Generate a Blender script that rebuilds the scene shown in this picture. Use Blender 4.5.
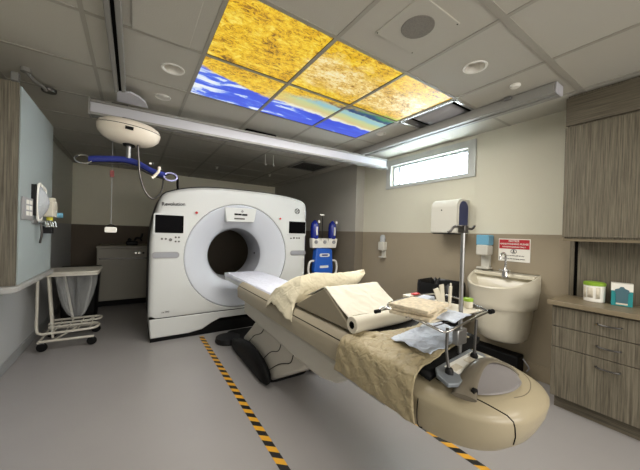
import bpy, bmesh, math, random
from mathutils import Vector, Matrix, noise
random.seed(7)
PI = math.pi
C = bpy.context.scene.collection
for o in list(bpy.data.objects): bpy.data.objects.remove(o)

# ------------------------------------------------------------------ camera
CAMZ = 1.330
cd = bpy.data.cameras.new('camera'); cam = bpy.data.objects.new('camera', cd); C.objects.link(cam)
cd.sensor_width = 36.0; cd.lens = 282.29 * 36 / 640; cd.clip_start = 0.02
yaw, pitch, roll = 0.5851, -0.0054, 0.028
fw = Vector((math.sin(yaw)*math.cos(pitch), math.cos(yaw)*math.cos(pitch), math.sin(pitch)))
ri = Vector((math.cos(yaw), -math.sin(yaw), 0)); up = ri.cross(fw)
r2 = ri*math.cos(roll) + up*math.sin(roll); u2 = up*math.cos(roll) - ri*math.sin(roll)
M = Matrix((r2, u2, -fw)).transposed().to_4x4(); M.translation = Vector((0, 0, CAMZ))
cam.matrix_world = M
bpy.context.scene.camera = cam

# ------------------------------------------------------------------ world, light, exposure
sc = bpy.context.scene
w = bpy.data.worlds.new('world'); sc.world = w; w.use_nodes = True
w.node_tree.nodes['Background'].inputs[0].default_value = (0.86, 0.94, 1.0, 1)
w.node_tree.nodes['Background'].inputs[1].default_value = 7.0
sc.view_settings.view_transform = 'Standard'; sc.view_settings.look = 'None'
sc.view_settings.exposure = 0.0; sc.view_settings.gamma = 1.0
sc.view_settings.use_curve_mapping = False
def area(name, loc, rot, sx, sy, power, col):
    l = bpy.data.lights.new(name, 'AREA'); l.shape = 'RECTANGLE'; l.size = sx; l.size_y = sy
    l.energy = power; l.color = col
    o = bpy.data.objects.new(name, l); C.objects.link(o); o.location = loc; o.rotation_euler = rot
    return o
FILL_TROFFERS = [(0.35, -1.35), (2.0, -1.35)]  # invented ceiling fittings behind the camera, added as fill light
area('fill_troffer_lamp', (0.35, -1.35, 2.47), (0, 0, 0), 1.1, 0.5, 20, (1, 0.965, 0.92))
area('fill_troffer_lamp', (2.0, -1.35, 2.47), (0, 0, 0), 1.1, 0.5, 18, (1, 0.95, 0.88))
area('mural_lamp', (1.30, 2.01, 2.492), (0, 0, 0), 1.84, 1.25, 56, (1, 0.965, 0.90))
area('rear_fill_lamp', (1.0, -2.55, 1.55), (PI/2, 0, 0), 3.0, 1.2, 60, (1, 0.975, 0.94))  # added fill from behind the camera for the scanner front
area('window_portal', (3.42, 2.385, 2.21), (0, PI/2, 0), 0.36, 1.15, 110, (0.82, 0.93, 1.0))

# ------------------------------------------------------------------ materials
def lin(c):
    return tuple((x/12.92 if x <= .04045 else ((x+.055)/1.055)**2.4) for x in [v/255 for v in c])
def mat(name, col, rough=0.5, metal=0.0, bump=0.0, bscale=60, var=0.0, vscale=8, coat=0.0, trans=0.0, alpha=1.0, ior=1.45, spec=0.5):
    m = bpy.data.materials.new(name); m.use_nodes = True
    nt = m.node_tree; b = nt.nodes['Principled BSDF']; L = nt.links
    c = lin(col)
    b.inputs['Base Color'].default_value = (*c, 1); b.inputs['Roughness'].default_value = rough
    b.inputs['Metallic'].default_value = metal; b.inputs['Coat Weight'].default_value = coat
    b.inputs['Transmission Weight'].default_value = trans; b.inputs['Alpha'].default_value = alpha
    b.inputs['IOR'].default_value = ior; b.inputs['Specular IOR Level'].default_value = spec
    tc = nt.nodes.new('ShaderNodeTexCoord')
    if var:
        n = nt.nodes.new('ShaderNodeTexNoise'); n.inputs['Scale'].default_value = vscale; n.inputs['Detail'].default_value = 4
        L.new(tc.outputs['Object'], n.inputs['Vector'])
        mx = nt.nodes.new('ShaderNodeMix'); mx.data_type = 'RGBA'
        mx.inputs[6].default_value = (*[x*(1-var) for x in c], 1); mx.inputs[7].default_value = (*[min(1, x*(1+var)) for x in c], 1)
        L.new(n.outputs[0], mx.inputs[0]); L.new(mx.outputs[2], b.inputs['Base Color'])
    if bump:
        n = nt.nodes.new('ShaderNodeTexNoise'); n.inputs['Scale'].default_value = bscale; n.inputs['Detail'].default_value = 3
        L.new(tc.outputs['Object'], n.inputs['Vector'])
        bp = nt.nodes.new('ShaderNodeBump'); bp.inputs['Strength'].default_value = bump; bp.inputs['Distance'].default_value = 0.018 if bump >= .8 else 0.01; n.inputs['Distortion'].default_value = .6 if bump >= .8 else 0; n.inputs['Detail'].default_value = 2.0 if bump >= .8 else 3
        L.new(n.outputs[0], bp.inputs['Height']); L.new(bp.outputs[0], b.inputs['Normal'])
    return m
def emis(name, col, s):
    m = bpy.data.materials.new(name); m.use_nodes = True
    b = m.node_tree.nodes['Principled BSDF']; b.inputs['Base Color'].default_value = (0, 0, 0, 1)
    b.inputs['Emission Color'].default_value = (*lin(col), 1); b.inputs['Emission Strength'].default_value = s
    return m
def wall_mat(name, upper, lower, zline=1.378):
    m = mat(name, upper, 0.75, bump=0.08, bscale=90); nt = m.node_tree; L = nt.links; b = nt.nodes['Principled BSDF']
    g = nt.nodes.new('ShaderNodeNewGeometry'); s = nt.nodes.new('ShaderNodeSeparateXYZ'); L.new(g.outputs['Position'], s.inputs[0])
    gt = nt.nodes.new('ShaderNodeMath'); gt.operation = 'GREATER_THAN'; gt.inputs[1].default_value = zline; L.new(s.outputs[2], gt.inputs[0])
    mx = nt.nodes.new('ShaderNodeMix'); mx.data_type = 'RGBA'
    mx.inputs[6].default_value = (*lin(lower), 1); mx.inputs[7].default_value = (*lin(upper), 1)
    L.new(gt.outputs[0], mx.inputs[0]); L.new(mx.outputs[2], b.inputs['Base Color'])
    return m
def grain(name, dark, light, axis='z', rough=0.5, scale=1.0):
    m = mat(name, light, rough); nt = m.node_tree; L = nt.links; b = nt.nodes['Principled BSDF']
    tc = nt.nodes.new('ShaderNodeTexCoord'); mp = nt.nodes.new('ShaderNodeMapping')
    s = {'z': (70, 70, 1.6), 'y': (70, 1.6, 70), 'x': (1.6, 70, 70)}[axis]
    mp.inputs['Scale'].default_value = tuple(v*scale for v in s)
    L.new(tc.outputs['Object'], mp.inputs[0])
    n = nt.nodes.new('ShaderNodeTexNoise'); n.inputs['Scale'].default_value = 1.0; n.inputs['Detail'].default_value = 4; n.inputs['Roughness'].default_value = .7
    L.new(mp.outputs[0], n.inputs['Vector'])
    r = nt.nodes.new('ShaderNodeValToRGB'); r.color_ramp.elements[0].position = .36; r.color_ramp.elements[1].position = .66
    r.color_ramp.elements[0].color = (*lin(dark), 1); r.color_ramp.elements[1].color = (*lin(light), 1)
    L.new(n.outputs[0], r.inputs[0]); L.new(r.outputs[0], b.inputs['Base Color'])
    bp = nt.nodes.new('ShaderNodeBump'); bp.inputs['Strength'].default_value = .15; bp.inputs['Distance'].default_value = .002
    L.new(n.outputs[0], bp.inputs['Height']); L.new(bp.outputs[0], b.inputs['Normal'])
    return m
def stripes(name):
    m = mat(name, (200, 150, 30), 0.45); nt = m.node_tree; L = nt.links; b = nt.nodes['Principled BSDF']
    g = nt.nodes.new('ShaderNodeNewGeometry'); s = nt.nodes.new('ShaderNodeSeparateXYZ'); L.new(g.outputs['Position'], s.inputs[0])
    a = nt.nodes.new('ShaderNodeMath'); a.operation = 'MULTIPLY_ADD'; a.inputs[1].default_value = 0.9; L.new(s.outputs[0], a.inputs[0]); L.new(s.outputs[1], a.inputs[2])
    d = nt.nodes.new('ShaderNodeMath'); d.operation = 'DIVIDE'; d.inputs[1].default_value = 0.108; L.new(a.outputs[0], d.inputs[0])
    f = nt.nodes.new('ShaderNodeMath'); f.operation = 'FRACT'; L.new(d.outputs[0], f.inputs[0])
    gt = nt.nodes.new('ShaderNodeMath'); gt.operation = 'GREATER_THAN'; gt.inputs[1].default_value = 0.5; L.new(f.outputs[0], gt.inputs[0])
    mx = nt.nodes.new('ShaderNodeMix'); mx.data_type = 'RGBA'; mx.inputs[6].default_value = (*lin((22, 20, 20)), 1); mx.inputs[7].default_value = (*lin((214, 158, 40)), 1)
    L.new(gt.outputs[0], mx.inputs[0]); L.new(mx.outputs[2], b.inputs['Base Color'])
    return m
def mural_mat():
    # the picture printed on the backlit ceiling panels: gold foliage, pale rock, green bank, blue water with white foam
    m = bpy.data.materials.new('backlit_mural'); m.use_nodes = True
    nt = m.node_tree; L = nt.links; b = nt.nodes['Principled BSDF']
    def N(t): return nt.nodes.new(t)
    def math_(op, a, c=None, d=None):
        n = N('ShaderNodeMath'); n.operation = op
        for i, v in enumerate((a, c, d)):
            if v is None: continue
            if isinstance(v, (int, float)): n.inputs[i].default_value = v
            else: L.new(v, n.inputs[i])
        return n.outputs[0]
    def ramp(fac, els):
        r = N('ShaderNodeValToRGB'); e = r.color_ramp.elements
        while len(e) < len(els): e.new(0.5)
        for i, (p_, c_) in enumerate(els): e[i].position = p_; e[i].color = (*lin(c_), 1)
        L.new(fac, r.inputs[0]); return r.outputs[0]
    def mix(f, a, c):
        n = N('ShaderNodeMix'); n.data_type = 'RGBA'; L.new(f, n.inputs[0])
        L.new(a, n.inputs[6]); L.new(c, n.inputs[7]); return n.outputs[2]
    g = N('ShaderNodeNewGeometry'); s = N('ShaderNodeSeparateXYZ'); L.new(g.outputs['Position'], s.inputs[0])
    u = math_('MULTIPLY_ADD', s.outputs[0], 1/1.869, -.367/1.869)
    v = math_('MULTIPLY_ADD', s.outputs[1], -1/1.278, 2.648/1.278)      # 0 far edge .. 1 near edge
    def noi(scale, detail=5, rough=.6, sx=1, sy=1, dist=0, rot=0):
        mp = N('ShaderNodeMapping'); mp.inputs['Scale'].default_value = (sx, sy, 1); mp.inputs['Rotation'].default_value = (0, 0, rot)
        L.new(g.outputs['Position'], mp.inputs[0])
        n = N('ShaderNodeTexNoise'); n.inputs['Scale'].default_value = scale; n.inputs['Detail'].default_value = detail
        n.inputs['Roughness'].default_value = rough; n.inputs['Distortion'].default_value = dist; L.new(mp.outputs[0], n.inputs[0]); return n.outputs[0]
    fine = noi(20, 10, .85, 1, 2.0, 1.0, .45)
    big = noi(4.5, 4, .6, 1, 1.6, .8, .3)
    gf = math_('MULTIPLY_ADD', big, .35, math_('MULTIPLY_ADD', fine, 1.15, -.25))
    gold = ramp(gf, [(.36, (96, 64, 6)), (.425, (196, 138, 6)), (.47, (234, 180, 10)), (.54, (248, 208, 30)), (.64, (254, 236, 120))])
    rk = math_('MULTIPLY_ADD', noi(6, 5, .7, 1, 1.8, .6), .5, math_('MULTIPLY_ADD', noi(26, 10, .85, 1, 1.8, .8), .9, -.2))
    rock = ramp(rk, [(.38, (140, 92, 24)), (.45, (226, 176, 70)), (.52, (250, 224, 140)), (.60, (255, 244, 208))])
    cv = math_('MULTIPLY_ADD', u, -.04, .74)
    rockmask = math_('SUBTRACT', 1.0, math_('MULTIPLY', math_('ABSOLUTE', math_('SUBTRACT', v, cv)), 3.6))
    rockmask = math_('MINIMUM', rockmask, math_('MULTIPLY_ADD', u, 6, -1.5))
    rockmask = math_('MULTIPLY_ADD', math_('SUBTRACT', noi(5, 7, .75, 1, 1.7, .5), .5), 5.0, math_('MULTIPLY_ADD', rockmask, 3.0, -1.2))
    n = N('ShaderNodeClamp'); L.new(rockmask, n.inputs[0]); land = mix(n.outputs[0], gold, rock)
    # bank bands measured from the shoreline
    wob = math_('MULTIPLY_ADD', noi(6, 5, .6, 1, 2), .10, -.05)
    vv = math_('ADD', v, wob)
    sh = math_('MAXIMUM', math_('MULTIPLY_ADD', u, -.45, .39), math_('MULTIPLY_ADD', u, -.07, .28))
    t = math_('SUBTRACT', vv, sh)
    band = ramp(math_('MULTIPLY', t, 2.0), [(.0, (246, 244, 226)), (.07, (222, 204, 140)), (.20, (206, 214, 150)), (.30, (150, 200, 210)), (.385, (170, 206, 196)), (.40, (20, 52, 120)), (.46, (30, 90, 120)), (.50, (70, 160, 90)), (.62, (160, 196, 60)), (.74, (240, 228, 130))])
    # bands only to the right of the first column
    bm_ = math_('MULTIPLY', math_('MULTIPLY_ADD', u, 6, -1.6), 1.0)
    lim = math_('SUBTRACT', math_('MULTIPLY_ADD', u, .34, .02), t); lim = math_('MULTIPLY', lim, 14)
    lim = math_('MULTIPLY_ADD', noi(18, 5, .7), 1.5, math_('SUBTRACT', lim, .5))
    c1 = N('ShaderNodeClamp'); L.new(bm_, c1.inputs[0]); c2 = N('ShaderNodeClamp'); L.new(lim, c2.inputs[0])
    land2 = mix(math_('MULTIPLY', c1.outputs[0], c2.outputs[0]), land, band)
    foam = noi(3.2, 7, .62, 1, 3.4, .5, -.12)
    foamleft = math_('ADD', foam, math_('MULTIPLY', math_('SUBTRACT', .42, math_('MINIMUM', u, .72)), .16))
    blue = ramp(foamleft, [(.0, (38, 62, 205)), (.50, (56, 88, 232)), (.565, (76, 118, 240)), (.60, (205, 222, 252)), (.68, (246, 250, 255))])
    wm = math_('MULTIPLY', t, -60); c3 = N('ShaderNodeClamp'); L.new(wm, c3.inputs[0])
    col = mix(c3.outputs[0], land2, blue)
    L.new(col, b.inputs['Emission Color']); b.inputs['Emission Strength'].default_value = 0.92
    b.inputs['Base Color'].default_value = (.02, .02, .02, 1); b.inputs['Roughness'].default_value = .35
    return m

m_floor = mat('sheet_vinyl_floor', (150, 147, 146), 0.3, var=.04, vscale=3, bump=.02, bscale=25)
m_ceil = mat('ceiling_tile', (184, 181, 170), 0.9, bump=.12, bscale=140)
m_grid = mat('ceiling_grid_white', (160, 156, 145), 0.6)
m_wallR = wall_mat('right_wall_paint', (208, 205, 188), (150, 139, 119))
m_wallB = wall_mat('back_wall_paint', (222, 217, 196), (98, 88, 76))
m_wallL = wall_mat('left_wall_paint', (200, 198, 184), (176, 178, 178))
m_wallFar = wall_mat('far_right_wall_paint', (170, 167, 158), (120, 112, 98))
m_base = mat('vinyl_baseboard', (150, 138, 116), .5)
m_white = mat('gantry_white', (206, 208, 206), .4, coat=.1)
m_whiteb = mat('funnel_white', (202, 206, 214), .34, coat=.15)
m_bore = mat('bore_grey', (150, 152, 158), .4)
m_dark = mat('black_plastic', (16, 16, 18), .5, spec=.3)
m_black = mat('black_rubber', (9, 9, 10), .6, spec=.2)
m_screen = mat('black_screen', (4, 4, 6), .6, spec=.08)
m_greyp = mat('grey_plastic', (150, 150, 152), .4)
m_red = mat('red_plastic', (200, 40, 40), .4)
m_tan = mat('table_beige', (160, 149, 124), .38, coat=.15)
m_tanrail = mat('table_rail_beige', (150, 141, 122), .45)
m_taupe = mat('table_taupe', (104, 97, 84), .35)
m_pedestal = mat('pedestal_cream', (180, 176, 166), .5)
m_sheet = mat('white_sheet', (200, 202, 214), .75, bump=.8, bscale=14)
m_cream = mat('cream_cloth', (206, 198, 174), .7, bump=.8, bscale=14)
m_creamv = mat('cream_vinyl', (206, 200, 184), .55)
m_foam = mat('wedge_side_vinyl', (140, 131, 112), .6)
m_paper = mat('exam_paper', (208, 203, 188), .6, bump=.8, bscale=10)
m_drape = mat('folded_drape', (160, 147, 116), .5, bump=1.0, bscale=24)
m_bpaper = mat('pale_blue_drape_paper', (190, 198, 212), .5, bump=1.0, bscale=26)
m_chrome = mat('chrome', (205, 205, 205), .18, metal=1)
m_steel = mat('brushed_steel', (150, 150, 150), .35, metal=.9)
m_dsteel = mat('dark_steel', (88, 86, 84), .35, metal=.8)
m_alu = mat('aluminium_frame', (176, 180, 184), .4, metal=.3)
m_trimw = mat('window_trim_white', (190, 192, 188), .5)
m_beam = mat('rail_white', (186, 186, 192), .5)
m_beam2 = mat('rail_silver', (140, 139, 134), .5)
m_pod = mat('lift_housing_beige', (222, 212, 196), .4)
m_blue = mat('lift_bar_blue', (42, 52, 128), .4)
m_lilac = mat('lilac_loop', (170, 170, 215), .4)
m_blue2 = mat('injector_blue', (40, 96, 196), .35)
m_blue3 = mat('syringe_shield_blue', (26, 40, 130), .25, coat=.4)
m_navy = mat('navy_panel', (20, 24, 50), .4)
m_woodL = grain('grey_wood_cabinet', (70, 65, 55), (114, 108, 95), scale=1.9)
m_woodR = grain('grey_brown_wood', (76, 70, 58), (124, 117, 101), scale=1.9)
m_woodT = grain('grey_brown_wood_across', (74, 68, 56), (108, 101, 86), 'y', scale=1.9)
m_counter = mat('counter_laminate', (128, 116, 94), .4, var=.06, vscale=20)
m_pale = mat('cabinet_end_pale', (150, 160, 160), .55)
m_metaltrim = mat('counter_edge_grey', (150, 150, 148), .35)
m_porc = mat('sink_cream', (206, 200, 182), .3, coat=.4)
m_disp = mat('dispenser_cream', (196, 194, 184), .4)
m_cove = mat('cove_base', (150, 152, 152), .5)
m_tape = stripes('hazard_tape')
m_backcab = mat('back_cabinet_cream', (150, 146, 134), .5)
m_cart = mat('white_tube_enamel', (196, 192, 180), .4)
m_bag = mat('clear_plastic_bag', (225, 228, 228), .3, alpha=.16, bump=.6, bscale=20)
m_glass = mat('clear_glass', (240, 245, 248), .02, trans=1.0, ior=1.02)
m_trash = mat('black_bin_liner', (14, 14, 16), .32, bump=.5, bscale=20)
m_teal = mat('teal_print', (36, 136, 140), .5); m_tealb = mat('soap_blue', (104, 160, 188), .4)
m_green = mat('lime_green', (134, 170, 50), .5); m_yellow = mat('yellow_plastic', (214, 208, 60), .45)
m_label = mat('label_print', (206, 198, 180), .6, var=.25, vscale=70)
m_signred = mat('sign_red', (176, 30, 44), .5); m_signw = mat('sign_white', (232, 230, 222), .5)
m_ink = mat('ink_dark', (40, 38, 40), .6)
m_slot = mat('slot_dark', (12, 11, 10), .8, spec=.1)
m_blackp = mat('crinkled_print_paper', (200, 186, 160), .7, var=.6, vscale=60)
m_lamp = mat('downlight_reflector', (235, 232, 224), .3, metal=.3)
m_fill = emis('fill_diffuser', (255, 244, 226), 3.0)  # glow of the added fill fittings behind the camera
m_rearfill = emis('rear_fill_glow', (255, 246, 232), 2.0)  # glow of the invented window, no room modelled beyond it
m_mural = mural_mat()

# ------------------------------------------------------------------ builders
ORG = {}
def thing(name, label, cat, loc=(0, 0, 0), group=None):
    o = bpy.data.objects.new(name, None); C.objects.link(o); o.location = loc; o.empty_display_size = .05
    ORG[o] = Vector(loc); o['label'] = label; o['category'] = cat
    if group: o['group'] = group
    return o
def obj(name, bm, m, parent=None, bevel=0, seg=2, smooth=True, label=None, solid=0, sub=0, loc=None):
    """bm is in world coordinates; the mesh is stored relative to its thing's base"""
    me = bpy.data.meshes.new(name)
    bmesh.ops.recalc_face_normals(bm, faces=bm.faces)
    org = ORG[parent] if parent is not None else Vector(loc or (0, 0, 0))
    bmesh.ops.translate(bm, verts=bm.verts, vec=-org)
    bm.to_mesh(me); bm.free(); me.materials.append(m)
    if smooth:
        for p_ in me.polygons: p_.use_smooth = True
    o = bpy.data.objects.new(name, me); C.objects.link(o)
    if parent is not None: o.parent = parent
    else: o.location = org
    ORG[o] = org
    if solid:
        s = o.modifiers.new('solid', 'SOLIDIFY'); s.thickness = solid; s.offset = 0
    if sub:
        s = o.modifiers.new('sub', 'SUBSURF'); s.levels = sub; s.render_levels = sub
    if bevel:
        b = o.modifiers.new('bevel', 'BEVEL'); b.width = bevel; b.segments = seg; b.limit_method = 'ANGLE'; b.angle_limit = .6
    if smooth:
        me.set_sharp_from_angle(angle=.7)
    if label: o['label'] = label
    return o
def tag(o, label, cat, group=None):
    o['label'] = label; o['category'] = cat
    if group: o['group'] = group
    return o
def struct(name, bm, m, parent=None, **k):
    o = obj(name, bm, m, parent, **k); o['kind'] = 'structure'; return o
def B(): return bmesh.new()
def bx(bm, x0, x1, y0, y1, z0, z1, T=None):
    vs = [bm.verts.new(Vector((x, y, z)) if T is None else T @ Vector((x, y, z))) for x in (x0, x1) for y in (y0, y1) for z in (z0, z1)]
    for f in ((0,1,3,2),(4,6,7,5),(0,4,5,1),(2,3,7,6),(0,2,6,4),(1,5,7,3)): bm.faces.new([vs[i] for i in f])
    return bm
def box(*a): return bx(B(), *a)
def loft(bm, rings, close=True, cap0=False, cap1=False):
    R = [[bm.verts.new(p_) for p_ in r] for r in rings]; n = len(R[0])
    for a, b in zip(R, R[1:]):
        for i in range(n if close else n-1):
            j = (i+1) % n
            try: bm.faces.new((a[i], a[j], b[j], b[i]))
            except ValueError: pass
    if cap0: bm.faces.new(R[0])
    if cap1: bm.faces.new(R[-1][::-1])
    return bm
def frames(pts):
    pts = [Vector(p_) for p_ in pts]; out = []
    t0 = (pts[1]-pts[0]).normalized(); n = t0.orthogonal().normalized()
    for i, p_ in enumerate(pts):
        t = (pts[min(i+1, len(pts)-1)]-pts[max(i-1, 0)]).normalized()
        n = (n - t*n.dot(t)).normalized(); out.append((p_, t, n, t.cross(n)))
    return out
def tube(bm, pts, r, seg=10, cap=True):
    rings = []
    for i, (p_, t, n, b) in enumerate(frames(pts)):
        rr = r[i] if isinstance(r, (list, tuple)) else r
        rings.append([p_ + n*rr*math.cos(a) + b*rr*math.sin(a) for a in [2*PI*k/seg for k in range(seg)]])
    return loft(bm, rings, True, cap, cap)
def curve(pts, n=8):
    """Catmull-Rom through pts"""
    P = [Vector(p_) for p_ in pts]; P = [2*P[0]-P[1]] + P + [2*P[-1]-P[-2]]; out = []
    for i in range(1, len(P)-2):
        for k in range(n):
            t = k/n; a, b, c, d = P[i-1:i+3]
            out.append(.5*((2*b) + (c-a)*t + (2*a-5*b+4*c-d)*t*t + (3*b-3*c+d-a)*t**3))
    out.append(P[-2]); return out
def lathe(bm, prof, c, ax='z', seg=32, cap=True):
    """prof: list of (r, h) along the axis from c"""
    rings = []
    for r, h in prof:
        ring = []
        for k in range(seg):
            a = 2*PI*k/seg; u, v = r*math.cos(a), r*math.sin(a)
            ring.append(Vector(c) + (Vector((u, v, h)) if ax == 'z' else Vector((u, h, v)) if ax == 'y' else Vector((h, u, v))))
        rings.append(ring)
    return loft(bm, rings, True, cap, cap)
def prism(bm, poly, ax, a0, a1):
    """poly in the two other axes (x: (y,z), y: (x,z), z: (x,y))"""
    def P(u, v, a): return Vector((a, u, v)) if ax == 'x' else Vector((u, a, v)) if ax == 'y' else Vector((u, v, a))
    return loft(bm, [[P(u, v, a0) for u, v in poly], [P(u, v, a1) for u, v in poly]], True, True, True)
def sheet(bm, fn, nu, nv):
    V = [[bm.verts.new(fn(i/nu, j/nv)) for j in range(nv+1)] for i in range(nu+1)]
    for i in range(nu):
        for j in range(nv): bm.faces.new((V[i][j], V[i+1][j], V[i+1][j+1], V[i][j+1]))
    return bm
def rrect(x0, x1, y0, y1, r, n=6):
    out = []
    for cx, cy, a0 in ((x1-r, y1-r, 0), (x0+r, y1-r, PI/2), (x0+r, y0+r, PI), (x1-r, y0+r, 3*PI/2)):
        for k in range(n+1): a = a0 + PI/2*k/n; out.append((cx+r*math.cos(a), cy+r*math.sin(a)))
    return out
def text(name, s, size, mtx, m, parent, ext=.0006, bold=False, align='CENTER'):
    cu = bpy.data.curves.new(name, 'FONT'); cu.body = s; cu.size = size; cu.extrude = ext; cu.align_x = align; cu.align_y = 'CENTER'
    if bold: cu.offset = size*.018
    t = bpy.data.objects.new('tmp', cu); C.objects.link(t)
    dg = bpy.context.evaluated_depsgraph_get(); me = bpy.data.meshes.new_from_object(t.evaluated_get(dg))
    bpy.data.objects.remove(t); me.transform(mtx); me.transform(Matrix.Translation(-ORG[parent])); me.materials.clear(); me.materials.append(m); me.name = name
    o = bpy.data.objects.new(name, me); C.objects.link(o); o.parent = parent; ORG[o] = ORG[parent]
    return o
def face_m(x, y, z):   # text facing -x (on right wall): reads left to right towards -y
    return Matrix.Translation((x, y, z)) @ Matrix(((0, 0, -1), (-1, 0, 0), (0, 1, 0))).to_4x4()
def front_m(x, y, z):  # text facing -y
    return Matrix.Translation((x, y, z)) @ Matrix(((1, 0, 0), (0, 0, -1), (0, 1, 0))).to_4x4()
def dup(root, delta, label):
    r = root.copy(); C.objects.link(r); r.location = root.location + Vector(delta); r['label'] = label; ORG[r] = ORG[root] + Vector(delta)
    for ch in list(root.children):
        c = ch.copy(); C.objects.link(c); c.parent = r
        for g in ch.children:
            d = g.copy(); C.objects.link(d); d.parent = c
    return r

# ------------------------------------------------------------------ room shell
XL, XR, XF, YB, YN, H = -.94, 3.235, 3.06, 6.8, -2.6, 2.5
GX0, GW, GY0, GD = .367, .623, 2.648, .639
struct('floor', box(XL-.1, XR+.3, YN-.1, YB+.1, -.1, 0), m_floor, smooth=False)
struct('wall_left', box(XL-.1, XL, YN, YB, 0, 2.8), m_wallL, smooth=False)
struct('wall_back', box(XL-.1, XR+.2, YB, YB+.1, 0, 2.8), m_wallB, smooth=False)
struct('wall_front', box(XL-.1, XR+.2, YN-.1, YN, 0, 2.8), m_wallR, smooth=False)
WY0, WY1, WZ0, WZ1 = 1.80, 2.97, 2.06, 2.37     # window opening
b = B()
bx(b, XR, XR+.2, YN, WY0, 0, 2.8); bx(b, XR, XR+.2, WY1, 3.57, 0, 2.8)
bx(b, XR, XR+.2, WY0, WY1, 0, WZ0); bx(b, XR, XR+.2, WY0, WY1, WZ1, 2.8)
struct('wall_right', b, m_wallR, smooth=False)
struct('wall_far_right', box(XF, XR+.2, 3.57, YB, 0, 2.8), m_wallFar, smooth=False)
struct('trim_1', box(XR-.012, XR, -.5, 1.69, 0, 2.5), m_wallR, smooth=False)
struct('baseboard_right', box(XR-.022, XR-.012, .9, 3.57, 0, .145), m_base, bevel=.003)
struct('baseboard_left', box(XL, XL+.008, YN, YB, 0, .10), m_cove, bevel=.003)
struct('baseboard_back', box(XL, XF, YB-.01, YB, 0, .10), m_base)
# ceiling tiles, with round holes for the recessed lights
def tile(bm, x0, x1, y0, y1, hole=None):
    if not hole:
        vs = [bm.verts.new((x, y, H)) for x, y in ((x0, y0), (x1, y0), (x1, y1), (x0, y1))]; bm.faces.new(vs); return
    cx, cy, r = hole
    ang = sorted([2*PI*k/28 for k in range(28)] + [math.atan2(y-cy, x-cx) % (2*PI) for x in (x0, x1) for y in (y0, y1)])
    I, O = [], []
    for a in ang:
        c, s = math.cos(a), math.sin(a)
        t = min(((x1-cx)/c if c > 1e-9 else (x0-cx)/c if c < -1e-9 else 1e9), ((y1-cy)/s if s > 1e-9 else (y0-cy)/s if s < -1e-9 else 1e9))
        I.append(bm.verts.new((cx+r*c, cy+r*s, H))); O.append(bm.verts.new((cx+t*c, cy+t*s, H)))
    for i in range(len(ang)):
        j = (i+1) % len(ang); bm.faces.new((I[i], O[i], O[j], I[j]))
DL = [(.22, 2.334, .062), (1.93, 1.049, .062), (.197, 2.877, .05), (2.36, 2.345, .045)]
b = B(); gb = B()
for i in range(-3, 6):
    for j in range(-8, 9):
        x0, x1 = GX0+GW*i, GX0+GW*(i+1); y1, y0 = GY0-GD*j, GY0-GD*(j+1)
        if 0 <= i < 3 and 0 <= j < 2: continue
        if (i, j) == (3, 1): continue
        h = [d for d in DL if x0 < d[0] < x1 and y0 < d[1] < y1]
        tile(b, max(x0, XL), min(x1, XR+.1), max(y0, YN), min(y1, YB), h[0] if h else None) if x1 > XL and x0 < XR and y1 > YN and y0 < YB else None
ceil = struct('ceiling', b, m_ceil, smooth=False)
for i in range(-2, 6):
    x = GX0+GW*i
    if XL < x < XR: bx(gb, x-.012, x+.012, YN, YB, H-.005, H+.012)
for j in range(-7, 9):
    y = GY0-GD*j
    if YN < y < YB:
        wd = .02 if j == 3 else .012
        bx(gb, XL, XR, y-wd, y+wd, H-.0045, H+.012)
struct('ceiling_grid', gb, m_grid, ceil, smooth=False)
struct('light_stop_slab', box(XL-.1, XR+.3, YN-.1, YB+.1, 2.72, 2.8), m_ceil, ceil, smooth=False)  # unseen slab added to stop sky light leaking in above the tiles

w2 = thing('added_fill_window', 'x', 'x', (1.0, YN, .9)); del w2['label']; del w2['category']; w2['kind'] = 'structure'  # invented window behind the camera, added to light the gantry front
obj('pane', box(-.5, 2.5, YN+.002, YN+.012, .95, 2.15), m_rearfill, w2, smooth=False)['kind'] = 'structure'
b = B(); bx(b, -.56, 2.56, YN, YN+.03, .89, .95); bx(b, -.56, 2.56, YN, YN+.03, 2.15, 2.21); bx(b, -.56, -.5, YN, YN+.03, .95, 2.15); bx(b, 2.5, 2.56, YN, YN+.03, .95, 2.15)
obj('window_frame', b, m_alu, w2, smooth=False)['kind'] = 'structure'
# window
win = thing('window_1', 'high narrow window with grey frame and white trim', 'window', (XR, 2.385, 2.0)); del win['label']; del win['category']; win['kind'] = 'structure'
b = B()
for a in ((1.71, 3.06, 2.03, WZ0), (1.71, 3.06, WZ1, 2.455), (1.71, WY0, WZ0, WZ1), (WY1, 3.06, WZ0, WZ1)):
    bx(b, XR-.022, XR, a[0], a[1], a[2], a[3])
obj('window_trim', b, m_trimw, win, smooth=False)['kind'] = 'structure'
b = B()
for a in ((WY0, WY1, WZ0, WZ0+.03), (WY0, WY1, WZ1-.03, WZ1), (WY0, WY0+.03, WZ0+.03, WZ1-.03), (WY1-.03, WY1, WZ0+.03, WZ1-.03), (2.84, 2.87, WZ0+.03, WZ1-.03)):
    bx(b, XR+.03, XR+.07, a[0], a[1], a[2], a[3])
obj('window_frame', b, m_alu, win, smooth=False)['kind'] = 'structure'
obj('glass', box(XR+.048, XR+.052, WY0+.03, WY1-.03, WZ0+.03, WZ1-.03), m_glass, win, smooth=False)['kind'] = 'structure'

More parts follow.
